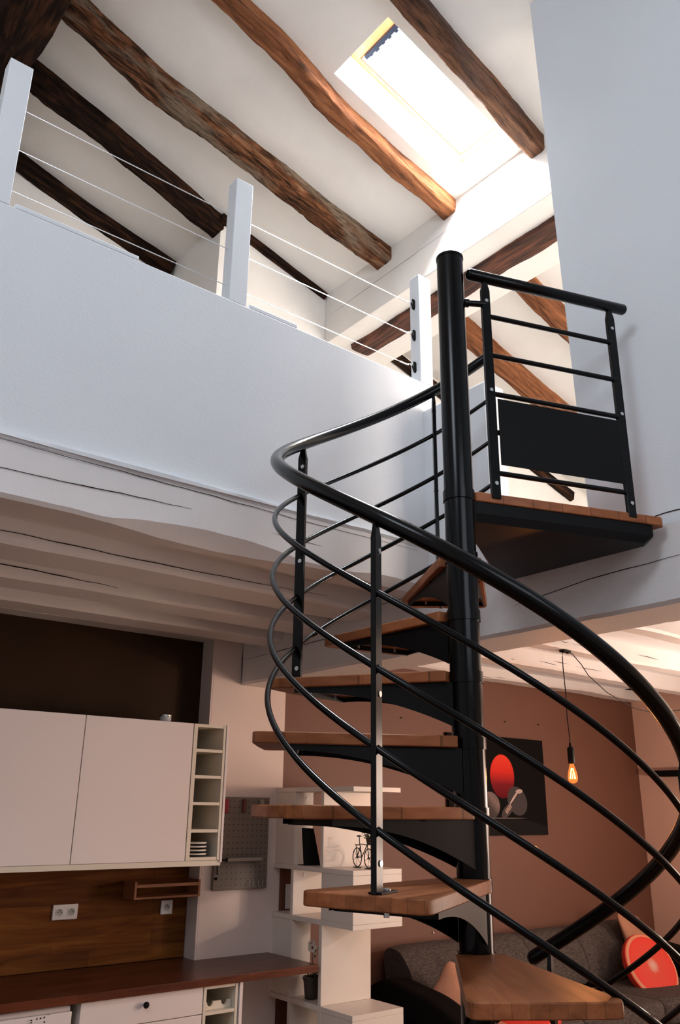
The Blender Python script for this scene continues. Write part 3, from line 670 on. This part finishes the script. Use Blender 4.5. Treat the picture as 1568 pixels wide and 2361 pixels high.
# cut the worktop back around the wall pier is hidden: keep slab in front of the pale wall
me = wt.data
wt2 = MB().prism([(-1.2,4.475),(3.415,4.475),(3.415,YB-.002),(2.868,YB-.002),(2.868,5.1595),(-1.2,5.1595)], .835, .875).xf(Matrix.Translation((-1.1,-4.8,-.835)))
bpy.data.objects.remove(wt); wt = wt2.build('worktop', WORKT, bevel=.002); wt.location = (1.1, 4.8, .835)
tag(wt, 'long dark wooden worktop running to the room divider', 'worktop')
bc = tag(empty('base_cabinet', (2.29, 4.8, 0)), 'white base cabinet with stacked drawers and a black knob', 'base cabinet'); T_ = Matrix.Translation(-bc.location)
MB().box(1.940, 2.640, 4.522, 5.15, .10, .834).xf(T_).build('body', SHELFW, bc)
for z0, z1 in ((.702,.832),(.42,.698),(.105,.416)):
    d = MB().box(1.942, 2.638, 4.500, 4.519, z0, z1).xf(T_).build('drawer', GWHITE, bc, bevel=.0012)
    MB().lathe([(.006,0),(.006,.012),(.015,.017),(.0165,.024),(.012,.030),(0,.031)], (0,0,0), 24).xf(Matrix.Translation((0, 4.4995-4.8, (z0+z1)/2+.02 if z1 > .8 else z1-.07)) @ Matrix.Rotation(radians(90),4,'X')).build('knob', BLKPL, d)
MB().box(1.96, 2.62, 4.56, 4.575, 0, .10).xf(T_).build('plinth', SHELFW, bc)
br = tag(empty('bottle_rack_unit', (2.75, 4.8, 0)), 'narrow cream base unit with open bottle compartments', 'base unit'); T_ = Matrix.Translation(-br.location)
m = MB(); m.box(2.643,2.661,4.498,5.02,.02,.834); m.box(2.846,2.864,4.498,5.02,.02,.834); m.xf(T_).build('side_panel', CREAM, br, bevel=.001)
for z in (.816, .690, .56, .42, .28, .14, .02): MB().box(2.6615, 2.8455, 4.500, 5.0, z, z+.017).xf(T_).build('shelf', CREAM, br, bevel=.001)
MB().box(2.6615, 2.8455, 5.0, 5.012, .02, .834).xf(T_).build('back_panel', OLIVE, br)
for z in (.707, .577):
    m = MB(); pl = [(2.665,0)]; 
    for cx in (2.708, 2.798):
        pl += [(cx-.024, .040)] + [(cx-.021*cos(pi*q/8), .040-.024*sin(pi*q/8)) for q in range(0,9)] + [(cx+.024, .040)]
    pl = [(2.665,0),(2.665,.040)] + pl[1:] + [(2.842,.040),(2.842,0)]
    vs = [(x,4.535,z+.0005+h) for x,h in pl] + [(x,4.55,z+.0005+h) for x,h in pl]; n = len(pl)
    m.add(vs, [tuple(range(n)), tuple(range(2*n-1,n-1,-1))] + [(i,(i+1)%n,n+(i+1)%n,n+i) for i in range(n)]).xf(T_).build('bottle_rest', CREAM, br, smooth=False)
tag(MB().box(2.870, 2.890, 4.49, 5.02, 0, .834).build('end_panel', GWHITE, bevel=.001), 'white end panel right of the bottle compartments under the worktop', 'panel')
# washing machine
wm = tag(empty('washing_machine', (1.60, 4.8, 0)), 'white washing machine under the left end of the worktop', 'washing machine'); T_ = Matrix.Translation(-wm.location)
MB().box(1.305, 1.905, 4.53, 5.12, .01, .822).xf(T_).build('body', GWHITE, wm, bevel=.012, seg=4)
MB().box(1.308, 1.902, 4.505, 4.529, .700, .800).xf(T_).build('control_panel', GWHITE, wm, bevel=.006, seg=3)
m = MB()
for x, z in ((1.726,.787),(1.744,.788),(1.762,.789),(1.70,.785),(1.70,.775),(1.765,.770)): m.box(x-.004,x+.004,4.5035,4.5048,z-.0025,z+.0025)
m.xf(T_).build('button_marks', BLKPL, wm)
m = MB()
for x0_, x1_, z in ((1.55,1.60,.770),(1.60,1.64,.772),(1.55,1.585,.765),(1.61,1.635,.764),(1.68,1.692,.7855),(1.68,1.692,.7755),(1.775,1.79,.799),(1.722,1.731,.7925),(1.740,1.749,.7935),(1.758,1.767,.7945)): m.box(x0_,x1_,4.5037,4.5048,z-.0007,z+.0007)
m.xf(T_).build('printed_marks', mat('grey_print', (.2,.2,.2), .6), wm)
MB().lathe([(0,.02),(.17,.02),(.18,.01),(.18,0),(.15,0),(.14,.012),(0,.012)], n=40).xf(Matrix.Translation((0,4.529-4.8,.40)) @ Matrix.Rotation(radians(90),4,'X')).build('drum_door', CHROME, wm)

# ================================================================== ROOM DIVIDER SHELF
sh = tag(empty('room_divider_shelf', (3.635, 4.6, 0)), 'stepped white room divider shelf between kitchen and sofa', 'shelf'); T_ = Matrix.Translation(-sh.location)
SX0, SX1 = 3.44, 3.835; t_ = .029
def sb(name, *a): return MB().box(*a).xf(T_).build(name, SHELFW, sh, bevel=.0012)
ye = YB-.004
for zt, yf in ((1.895,4.185),(1.412,4.185),(1.115,4.185),(.648,4.185),(.32,3.88),(.03,3.88)): sb('shelf', SX0, SX1, yf, ye, zt-t_, zt)
sb('divider', SX0, SX1, 4.485, 4.485+t_, 1.4125, 1.8655)
sb('divider', SX0, SX1, 4.485, 4.485+t_, .6485, 1.0855)
for z0,z1 in ((1.4125,1.8655),(.6485,1.0855)):
    sb('divider', SX0, SX0+.150, 4.80, 4.80+t_, z0, z1)
    sb('closing_panel', SX0+.004, SX0+.012, 4.80+t_+.0005, ye, z0, z1)
sb('divider', SX0, SX1, 4.80, 4.80+t_, 1.1155, 1.3825)
sb('divider', SX0, SX1, 4.80, 4.80+t_, .3205, .6185)
sb('divider', SX0, SX1, 4.485, 4.485+t_, .3205, .6185)
sb('upright', SX0, SX1, 4.185, 4.185+t_, 1.1155, 1.3825)
sb('upright', SX0, SX1, 4.185, 4.185+t_, .3205, .6185)
sb('closing_panel', SX0+.002, SX0+.010, 4.185+t_+.0005, 4.5, 1.1155, 1.3825)
sb('closing_panel', SX0+.002, SX0+.010, 4.185+t_+.0005, 4.4845, .3205, .6185)
m = MB()
m.cyl((SX0+.10,4.7995,1.825),(SX0+.10,4.7975,1.825),.013,20); m.cyl((SX0+.09,4.7995,1.35),(SX0+.09,4.7975,1.35),.013,20)
m.xf(T_).build('screw_cap', PLAST, sh)
# picture frame seen from its back
pf = tag(empty('photo_frame', (3.53, 4.73, 1.4125)), 'black frame with slanting edge leaning in the upper shelf compartment', 'photo frame')
m = MB(); m.add([(-.075,-.03,0),(.035,-.055,0),(.0,-.02,.225),(-.075,.0,.228),(-.075,-.018,0),(.035,-.042,0),(.0,-.008,.225),(-.075,.012,.228)],[(0,1,2,3),(7,6,5,4),(0,4,5,1),(1,5,6,2),(2,6,7,3),(3,7,4,0)])
m.build('back_board', BLKPL, pf, smooth=False)
MB().box(-.075,.04,-.03,.045,0,.004).build('foot', BLKPL, pf)
# bicycle figurine
bk = tag(empty('bicycle_figurine', (3.63, 4.32, 1.4125)), 'small black wire bicycle with a plant basket on the shelf', 'figurine', )
bk.rotation_euler = (0,0,radians(-100)); bk.scale = (1.17,1.17,1.17)
BW = mat('black_wire', (.01,.008,.007), .5)
for x in (-.062, .062):
    m = MB(); rw = .047
    m.tube([(x+rw*cos(2*pi*k/36),0,.052+rw*sin(2*pi*k/36)) for k in range(36)], .0028, 8, closed=True, ref=Vector((0,1,0)))
    for k in range(6): m.cyl((x,0,.052),(x+rw*cos(pi*k/3+.3),0,.052+rw*sin(pi*k/3+.3)),.0011,6)
    m.cyl((x,-.006,.052),(x,.006,.052),.005,10); m.build('wheel', BW, bk)
m = MB()
for a_, b_ in (((-.062,0,.052),(-.03,0,.105)),((-.062,0,.052),(-.012,0,.055)),((-.03,0,.115),(-.012,0,.055)),((-.012,0,.055),(.045,0,.118)),((-.034,0,.12),(.045,0,.118)),((.062,0,.052),(.040,0,.150)),((-.034,0,.112),(-.040,0,.155)),((-.085,0,.115),(-.034,0,.115)),((-.075,0,.115),(-.062,0,.052))):
    m.cyl(a_, b_, .0026, 8)
m.build('frame', BW, bk)
m = MB(); m.tube([(.022,.02,.175),(.028,.012,.180),(.038,0,.158),(.028,-.012,.180),(.022,-.02,.175)], .002, 8); m.build('handlebar', BW, bk)
MB().lathe([(0,0),(.014,.002),(.012,.008),(0,.010)], (-.042,0,.155), 14).build('saddle', BW, bk)
MB().lathe([(.013,0),(.02,.03),(.021,.032),(.014,.032),(0,.026)], (.070,0,.118), 16).build('basket', wood('wicker', [(.3,(.03,.018,.01)),(.7,(.10,.06,.03))],(60,60,60)), bk)
m = MB(); rnd = random.Random(3)
for k in range(38):
    a_ = rnd.uniform(0,2*pi); l_ = rnd.uniform(.02,.045); e_ = rnd.uniform(.3,1.3)
    p0 = Vector((.070+.006*cos(a_),.006*sin(a_),.145)); p1 = p0+Vector((l_*.6*cos(a_)*cos(e_),l_*.6*sin(a_)*cos(e_),l_*.8*sin(e_))); p2 = p0+Vector((l_*cos(a_)*cos(e_*.6),l_*sin(a_)*cos(e_*.6),l_*sin(e_*.6)))
    m.tube([p0,p1,p2],[.0022,.0018,.0004],5)
m.build('leaves', mat('dark_green_leaf', (.02,.035,.012), .6), bk)
m = MB(); m.box(-.088,-.036,-.012,.012,0,.004); m.box(.036,.088,-.012,.012,0,.004); m.build('foot', BW, bk)
# orchid in pot
og = tag(empty('potted_orchid', (3.535, 4.700, .6485)), 'small white orchid in a dark grey pot in the divider shelf', 'plant')
MB().lathe([(0,0),(.042,0),(.044,.002),(.056,.105),(.060,.105),(.061,.122),(.055,.122),(.053,.100),(0,.098)], n=32).build('pot', mat('dark_grey_ceramic', (.045,.040,.036), .35), og)
MB().tube([(0,0,.098),(.004,.0,.17),(-.006,-.004,.24),(-.004,-.002,.28),(.006,.01,.30)], .0022, 8).build('stem', mat('brown_green_stem', (.07,.05,.02), .6), og)
LEAF = mat('green_leaf', (.035,.055,.015), .4)
for a_, l_ in ((.3,.085),(2.2,.07),(4.0,.08),(5.2,.05)):
    m = MB(); vs = []; fs = []; K = 8
    for i in range(K+1):
        t = i/K; w_ = .014*sin(pi*min(1,t*.92+.08)); r_ = l_*t; z_ = .10+.045*sin(t*2.2)
        for s in (-1,0,1): vs.append((r_*cos(a_)-s*w_*sin(a_), r_*sin(a_)+s*w_*cos(a_), z_-(.003 if s == 0 else 0)))
        for s in (1,0,-1): vs.append((r_*cos(a_)-s*w_*sin(a_), r_*sin(a_)+s*w_*cos(a_), z_-.0015-(.003 if s == 0 else 0)))
    for i in range(K):
        for q in range(6): fs.append((i*6+q, i*6+(q+1)%6, (i+1)*6+(q+1)%6, (i+1)*6+q))
    m.add(vs, fs).build('leaf', LEAF, og)
PET = mat('white_petal', (.85,.80,.70), .5)
def blossom(cx, cy, cz, s, ry):
    f_ = MB()
    for k in range(5):
        a_ = 2*pi*k/5+.5+ry; vs = []; st = len(f_.v); Kp = 10
        pts_ = [(s*(.35+.65*(1-cos(pi*q/Kp))/2)*1.0, s*.42*sin(pi*q/Kp)) for q in range(Kp+1)]
        ring = pts_ + [(x_, -y_) for x_, y_ in pts_[-2:0:-1]]
        n = len(ring)
        vs = [(x_*cos(a_)-y_*sin(a_), -.004*(x_/s), x_*sin(a_)+y_*cos(a_)) for x_, y_ in ring] + [(x_*cos(a_)-y_*sin(a_), .0016-.004*(x_/s), x_*sin(a_)+y_*cos(a_)) for x_, y_ in ring]
        f_.add(vs, [tuple(range(n)), tuple(range(2*n-1,n-1,-1))]+[(i,(i+1)%n,n+(i+1)%n,n+i) for i in range(n)])
    f_.xf(Matrix.Translation((cx,cy,cz)) @ Matrix.Rotation(ry,4,'Z') @ Matrix.Rotation(.3,4,'X'))
    fl = f_.build('blossom', PET, og, angle=60)
    MB().lathe([(0,-.006),(.006,-.002),(.004,.004),(0,.005)], (cx-.004,cy-.008,cz), 10).build('lip', mat('dark_orchid_lip', (.10,.03,.02), .5), fl)
blossom(-.012,-.01,.285,.030,-.5); blossom(.018,.0,.265,.028,.1); blossom(.006,-.012,.235,.022,.3); blossom(-.004,.008,.305,.026,-.2)
# switch plate on the brown wall behind the divider
sw = tag(empty('light_switch', (3.582, YB-.0005, 1.20)), 'white double light switch on the brown wall behind the divider', 'light switch')
MB().box(-.041,.041,-.010,0,-.076,.076).build('frame', PLAST, sw, bevel=.003)
for z in (-.036,.036): MB().box(-.026,.026,-.015,-.0102,z-.028,z+.028).build('rocker', PLAST, sw, bevel=.002)

# ================================================================== LIVING ROOM
SOFA = wood('charcoal_woven_fabric', [(.3,(.030,.024,.021)),(.5,(.060,.048,.042)),(.7,(.095,.078,.068))], (35,90,120), .95, .5, 3, .3, bdist=.004)
SOFD = mat('dark_sofa_leather', (.004,.003,.003), .8, spec=.08)
so = tag(empty('sofa', (5.75, 4.5, 0)), 'charcoal fabric sofa with dark sides against the brown wall', 'sofa')
def P_(x,y,z): return (x-5.75, y-4.5, z)
def extr(name, prof, x0, x1, mt_, parent, puff=.03, nx=16, bev=0):
    """cushion: yz profile extruded along x with softly pinched ends"""
    cy = sum(p[0] for p in prof)/len(prof); cz = sum(p[1] for p in prof)/len(prof); n = len(prof); vs = []; fs = []
    for i in range(nx+1):
        t = i/nx; k = 1-puff*(abs(2*t-1)**6)*4; x = x0+(x1-x0)*t
        for y,z in prof: vs.append(P_(x, cy+(y-cy)*k, cz+(z-cz)*k))
    for i in range(nx):
        for q in range(n): fs.append((i*n+q,i*n+(q+1)%n,(i+1)*n+(q+1)%n,(i+1)*n+q))
    fs += [tuple(range(n-1,-1,-1)), tuple(nx*n+q for q in range(n))]
    return MB().add(vs, fs).build(name, mt_, parent, angle=70)
def rprof(pts, r=.05, k=5):
    out = []; n = len(pts)
    for i in range(n):
        p = Vector(pts[i]); a_ = (Vector(pts[i-1])-p); b_ = (Vector(pts[(i+1)%n])-p)
        ra = min(r, a_.length*.45, b_.length*.45); A = p+a_.normalized()*ra; B = p+b_.normalized()*ra
        for q in range(k+1):
            t = q/k; out.append(tuple((A*(1-t)+p*t)*(1-t)+(p*(1-t)+B*t)*t))
    return out
MB().box(*[c for c in (4.30-5.75, 7.25-5.75, 3.98-4.5, 4.96-4.5, .05, .26)]).build('base', SOFD, so, bevel=.02)
for x in (4.14, 7.26):
    extr('armrest', rprof([(3.97,.05),(4.97,.05),(4.97,.58),(4.75,.70),(4.3,.64),(3.97,.52)], .10), x, x+.22, SOFD, so, .02)
for x0_, x1_ in ((4.37,5.32),(5.33,6.28),(6.29,7.24)):
    extr('seat_cushion', rprof([(3.95,.27),(4.62,.27),(4.62,.46),(3.95,.45)], .06), x0_, x1_, SOFA, so)
xs_ = (4.37, 5.05, 5.66, 6.30, 6.78, 7.24)
for x0_, x1_ in zip(xs_[:-1], xs_[1:]):
    extr('back_cushion', rprof([(4.60,.44),(4.93,.44),(4.985,.80),(4.93,.855),(4.80,.845),(4.66,.70)], .11), x0_, x1_-.006, SOFA, so, .02)
for x in (4.4, 7.1):
    for y in (4.05, 4.88): MB().cyl(P_(x,y,0),P_(x,y,.05),.025,12).build('leg', BLKPL, so)
def pillow(name, loc, size, rot_, mt_, label, group, ex=.55):
    m = MB(); nu, nv = 40, 20; vs = []; fs = []
    sx, sy, sz = size
    for i in range(nv+1):
        ph = -pi/2+pi*i/nv
        for k in range(nu):
            a_ = 2*pi*k/nu; ca, sa = cos(a_), sin(a_)
            e = .42; cr = cos(ph)**.55 if cos(ph) > 0 else 0
            x = math.copysign(abs(ca)**e,ca)*cr; z = math.copysign(abs(sa)**e,sa)*cr
            rr_ = max(abs(x),abs(z)); pin = 1+.10*(abs(x*z))**2 - .05*(1-min(abs(x),abs(z)))
            th = math.copysign(abs(sin(ph))**1.1, ph)
            wr = .05*noise.noise(Vector((x*3,z*3,sy*9)))
            vs.append((x*sx/2*pin, sy/2*(th+wr)*(1-.55*abs(x*z)**.8), z*sz/2*pin))
    for i in range(nv):
        for k in range(nu): fs.append((i*nu+k,i*nu+(k+1)%nu,(i+1)*nu+(k+1)%nu,(i+1)*nu+k))
    o = m.add(vs, fs).build(name, mt_, angle=80); o.location = loc; o.rotation_euler = rot_
    return tag(o, label, 'cushion', group)
PEACH = paint('apricot_cotton', (.42,.20,.12), .85, .12, 9, .3, 200)
CG = 'plain cushions on the sofa'
pillow('cushion', (4.55,4.44,.60), (.31,.12,.31), (radians(-18),radians(38),radians(-30)), PEACH, 'apricot cushion at the left end of the sofa, nearer to the divider shelf', CG)
pillow('cushion', (4.84,4.49,.60), (.30,.11,.30), (radians(-18),radians(34),radians(-25)), PEACH, 'apricot cushion half hidden behind the staircase column', CG)
pillow('cushion', (6.98,4.62,.72), (.44,.12,.44), (radians(-24),radians(8),radians(8)), PEACH, 'apricot cushion behind the red citrus slice cushion', CG)
# citrus slice cushion
CI = bpy.data.materials.new('citrus_slice_print'); CI.use_nodes = True; L = CI.node_tree.links; b = CI.node_tree.nodes['Principled BSDF']; b.inputs['Roughness'].default_value = .7
tc = N(CI,'ShaderNodeTexCoord'); sp = N(CI,'ShaderNodeSeparateXYZ'); L.new(tc.outputs['Object'], sp.inputs[0])
r2 = math_(CI,'SQRT', math_(CI,'ADD', math_(CI,'MULTIPLY',sp.outputs[0],sp.outputs[0]), math_(CI,'MULTIPLY',sp.outputs[1],sp.outputs[1])))
an = math_(CI,'ARCTAN2', sp.outputs[1], sp.outputs[0])
cmb = N(CI,'ShaderNodeCombineXYZ'); L.new(math_(CI,'MULTIPLY',an,7.0), cmb.inputs[0]); L.new(math_(CI,'MULTIPLY',r2,5.0), cmb.inputs[1])
ns = N(CI,'ShaderNodeTexNoise'); ns.inputs['Scale'].default_value = 1.6; ns.inputs['Detail'].default_value = 4; L.new(cmb.outputs[0], ns.inputs['Vector'])
rn = math_(CI,'ADD', r2, math_(CI,'MULTIPLY', math_(CI,'SUBTRACT', ns.outputs['Fac'], .5), .085))
rp_ = ramp(CI, [(.0,(.66,.38,.30)),(.07,(.64,.26,.20)),(.12,(.66,.055,.028)),(.5,(.74,.032,.016))]); L.new(math_(CI,'MULTIPLY',rn,2.0), rp_.inputs[0])
rim = ramp(CI, [(.0,(0,0,0)),(.868,(0,0,0)),(.89,(1,1,1)),(.955,(1,1,1)),(.975,(0,0,0))]); L.new(math_(CI,'DIVIDE',r2,.255), rim.inputs[0])
mx = N(CI,'ShaderNodeMix',data_type='RGBA'); L.new(rim.outputs[0], mx.inputs[0]); L.new(rp_.outputs[0], mx.inputs[6]); mx.inputs[7].default_value = (.72,.30,.17,1)
L.new(mx.outputs[2], b.inputs['Base Color'])
def slice_cushion(loc, rot_, label):
    c = tag(empty('citrus_cushion', loc), label, 'cushion', 'round citrus slice cushions on the sofa'); c.rotation_euler = rot_
    MB().lathe([(0,.040),(.12,.042),(.20,.040),(.238,.034),(.252,.022)], n=64).build('printed_face', CI, c)
    MB().lathe([(.252,.0219),(.256,.0),(.250,-.026),(.235,-.036),(.15,-.042),(0,-.042)], n=64).build('rind', mat('red_velour', (.62,.035,.02), .7), c)
    return c
slice_cushion((6.72,4.36,.575), (radians(62),radians(0),radians(-12)), 'red citrus slice cushion in front of an apricot cushion at the right')
slice_cushion((4.90,4.18,.49), (radians(18),radians(0),radians(-40)), 'red citrus slice cushion lying behind the bottom tread')
# canvas picture
PC = bpy.data.materials.new('printed_still_life'); PC.use_nodes = True; L = PC.node_tree.links; b = PC.node_tree.nodes['Principled BSDF']; b.inputs['Roughness'].default_value = .8; b.inputs['Specular IOR Level'].default_value = .1
tc = N(PC,'ShaderNodeTexCoord'); sp = N(PC,'ShaderNodeSeparateXYZ'); L.new(tc.outputs['Object'], sp.inputs[0]); X_, Z_ = sp.outputs[0], sp.outputs[2]
def ell(cx, cz, rx, rz, ang=0, soft=.06):
    ca, sa = cos(ang), sin(ang)
    dx = math_(PC,'SUBTRACT',X_,cx); dz = math_(PC,'SUBTRACT',Z_,cz)
    u = math_(PC,'DIVIDE', math_(PC,'ADD', math_(PC,'MULTIPLY',dx,ca), math_(PC,'MULTIPLY',dz,sa)), rx)
    v = math_(PC,'DIVIDE', math_(PC,'SUBTRACT', math_(PC,'MULTIPLY',dz,ca), math_(PC,'MULTIPLY',dx,sa)), rz)
    r_ = math_(PC,'SQRT', math_(PC,'ADD', math_(PC,'MULTIPLY',u,u), math_(PC,'MULTIPLY',v,v)))
    mr = N(PC,'ShaderNodeMapRange'); mr.interpolation_type = 'SMOOTHSTEP'; L.new(r_, mr.inputs[0]); mr.inputs[1].default_value = 1-soft; mr.inputs[2].default_value = 1+soft; mr.inputs[3].default_value = 1; mr.inputs[4].default_value = 0
    return mr.outputs[0], u, v
curr = None
def layer(mask, colr):
    global curr
    n = N(PC,'ShaderNodeMix',data_type='RGBA'); L.new(mask, n.inputs[0])
    if curr is None: n.inputs[6].default_value = (.003,.0025,.0025,1)
    else: L.new(curr, n.inputs[6])
    if isinstance(colr, tuple): n.inputs[7].default_value = (*colr,1)
    else: L.new(colr, n.inputs[7])
    curr = n.outputs[2]
mk,_,_ = ell(.06,-.50,.75,.235,0,.01); layer(mk, (.009,.008,.008))
mk,u,v = ell(.045,.075,.155,.180,0,.03)
rg = ramp(PC,[(.0,(.10,.005,.008)),(.32,(.18,.012,.018)),(.62,(.62,.030,.020)),(1,(.78,.055,.030))]); L.new(math_(PC,'ADD',math_(PC,'MULTIPLY',v,.5),.5), rg.inputs[0]); layer(mk, rg.outputs[0])
mk,u,v = ell(-.13,-.165,.125,.11,0,.03)
rg2 = ramp(PC,[(.0,(.03,.026,.026)),(.5,(.07,.055,.052)),(.75,(.20,.14,.13)),(1,(.10,.08,.08))]); L.new(math_(PC,'ADD',math_(PC,'MULTIPLY',math_(PC,'ADD',u,v),.3),.5), rg2.inputs[0]); layer(mk, rg2.outputs[0])
mk,u,v = ell(.225,-.125,.135,.112,-.55,.03); layer(mk, (.055,.046,.048))
mk,u,v = ell(.09,-.205,.09,.04,.6,.05); layer(mk, (.06,.05,.05))
mk,u,v = ell(.185,-.095,.085,.010,.75,.15); layer(mk, (.50,.38,.34))
mk,u,v = ell(.255,-.045,.045,.018,.1,.15); layer(mk, (.42,.32,.30))
for k in range(5):
    mk,u,v = ell(.075+.014*k, -.215+.012*k, .007,.022,.6,.1); layer(mk, (.40,.27,.22))
mk,u,v = ell(.02,-.265,.30,.0035,0,.2); layer(mk, (.16,.13,.13))
L.new(curr, b.inputs['Base Color'])
cv = MB().box(-.62,.62,-.014,.014,-.403,.403).build('canvas_picture', PC, bevel=.002); cv.location = (5.73, YB-.0145, 1.968)
tag(cv, 'black canvas picture of a red fruit and light bulbs on the brown wall', 'picture')
# nails
for k,(x,z,lab) in enumerate(((4.62,2.455,'tiny nail in the brown wall left of the column, above the picture height'),(4.92,.885,'small bright nail in the brown wall just above the sofa left end'),(5.873,2.511,'tiny nail above the canvas picture, left one of two'),(6.338,2.516,'tiny nail above the canvas picture, right one of two'))):
    o = MB().cyl((0,0,0),(0,-.012,0),.005,8).build('nail', STEEL if k == 1 else BLKPL); o.location = (x,YB,z); tag(o, lab, 'nail', 'nails in the brown wall')
# pendant lamp
pl_ = tag(empty('pendant_lamp', (4.70,3.46,2.80)), 'bare filament bulb hanging on a black cord from the joist', 'pendant lamp')
m = MB(); m.box(-.035,.045,-.02,.02,-.014,.004); m.cyl((-.02,0,-.02),(-.02,0,-.006),.010,12); m.cyl((.03,0,-.02),(.03,0,-.006),.010,12); m.build('ceiling_hook', BLKPL, pl_, bevel=.002)
m = MB(); m.tube([(-.022,0,-.02),(-.030,0,-.05),(-.032,0,-.12),(-.024,0,-.30),(-.030,0,-.45),(-.022,0,-.55),(-.020,0,-.625)], .0032, 8); m.build('cord', BLKPL, pl_)
m = MB(); pts = [(.03,0,-.018),(.075,0,-.012),(.175,0,-.078),(.248,0,-.148),(.45,0,-.245),(.60,0,-.286),(.779,0,-.330),(.973,0,-.340),(1.149,0,-.330),(1.385,0,-.292),(1.75,0,-.17),(2.1,0,.0)]
m.tube(pts, .0032, 8); m.build('supply_cord', BLKPL, pl_)
m = MB(); m.lathe([(.0,-.610),(.007,-.612),(.009,-.635),(.020,-.642),(.0225,-.65),(.0225,-.735),(.019,-.745),(0,-.745)], (-.020,0,0), 28); m.build('bulb_socket', BLKPL, pl_)
BG = bpy.data.materials.new('amber_bulb_glass'); BG.use_nodes = True; nt = BG.node_tree; b = nt.nodes['Principled BSDF']; L = nt.links
tr = N(BG,'ShaderNodeBsdfTransparent'); tr.inputs[0].default_value = (1,.62,.30,1); em = N(BG,'ShaderNodeEmission'); em.inputs[0].default_value = (1,.22,.05,1); em.inputs[1].default_value = 1.3
mxs = N(BG,'ShaderNodeMixShader'); mxs.inputs[0].default_value = .55; L.new(tr.outputs[0], mxs.inputs[1]); L.new(em.outputs[0], mxs.inputs[2]); L.new(mxs.outputs[0], nt.nodes['Material Output'].inputs[0])
MB().lathe([(.013,-.745),(.017,-.762),(.027,-.795),(.032,-.825),(.030,-.848),(.018,-.862),(.0,-.866)], (-.020,0,0), 28).build('bulb', BG, pl_)
FI = mat('glowing_filament', (1,.6,.2), .5, emis=(1,.62,.22), estr=22)
m = MB()
for k in range(9):
    a_ = 2*pi*k/9; m.tube([(-.020+.007*cos(a_),.007*sin(a_),-.772),(-.020+.020*cos(a_+.2),.020*sin(a_+.2),-.838)], .0011, 5)
m.build('filament', FI, pl_)
bl = bpy.data.lights.new('bulb_light','POINT'); bl.energy = 14; bl.color = (1,.50,.22); bl.shadow_soft_size = .03
bo = bpy.data.objects.new('bulb_light', bl); sc.collection.objects.link(bo); bo.parent = pl_; bo.location = (-.02,0,-.82)
# wall shelf right
ws = tag(MB().box(7.70,7.899,3.30,4.76,2.095,2.150).build('wall_shelf', BLKPL, bevel=.003), 'black wall shelf on the rose wall at the right edge', 'wall shelf')
# unseen torch lamp added to brighten the living room ceiling and walls
fl = tag(empty('added_floor_lamp', (6.2,2.35,0)), 'tall unseen uplighter floor lamp added to light the white living room ceiling', 'floor lamp')
MB().lathe([(0,0),(.14,0),(.14,.015),(.02,.03),(0,.03)], n=32).build('base', BLKPL, fl); MB().cyl((0,0,.03),(0,0,1.70),.012,14).build('pole', BLKPL, fl)
MB().lathe([(.012,1.70),(.05,1.71),(.16,1.80),(.155,1.80),(.04,1.72),(0,1.72)], n=32).build('lamp_shade', BLKPL, fl)
ul = bpy.data.lights.new('ceiling_fill_light','POINT'); ul.energy = 75; ul.color = (1,.76,.60); ul.shadow_soft_size = .07
uo = bpy.data.objects.new('ceiling_fill_light', ul); sc.collection.objects.link(uo); uo.parent = fl; uo.location = (0,0,1.86)

# every bolt, strip, panel and foot is an object of its own
def split_loose(o):
    bm = bmesh.new(); bm.from_mesh(o.data); seen = set(); comps = []
    bm.verts.ensure_lookup_table()
    for v in bm.verts:
        if v.index in seen: continue
        st = [v]; seen.add(v.index); c = []
        while st:
            a_ = st.pop(); c.append(a_.index)
            for e_ in a_.link_edges:
                b_ = e_.other_vert(a_)
                if b_.index not in seen: seen.add(b_.index); st.append(b_)
        comps.append(set(c))
    bm.free()
    if len(comps) < 2: return
    base = o.data
    for k, c in enumerate(comps):
        b2 = bmesh.new(); b2.from_mesh(base); b2.verts.ensure_lookup_table()
        bmesh.ops.delete(b2, geom=[v for v in b2.verts if v.index not in c], context='VERTS')
        me = bpy.data.meshes.new(base.name); 
        for mt_ in base.materials: me.materials.append(mt_)
        b2.to_mesh(me); b2.free(); me.set_sharp_from_angle(angle=radians(35))
        if k == 0: first = me
        else:
            q = o.copy(); q.data = me; sc.collection.objects.link(q)
    o.data = first
for o in list(bpy.data.objects):
    if o.type == 'MESH' and o.name.split('.')[0] in ('foot_strip','side_panel','screw_cap','foot','handrail_joint','contact_hole','petal'): split_loose(o)
    if o.type == 'MESH' and o.name.split('.')[0] == 'bolt' and o.parent and o.parent.name.split('.')[0] in ('baluster','landing_guard','tread'): split_loose(o)
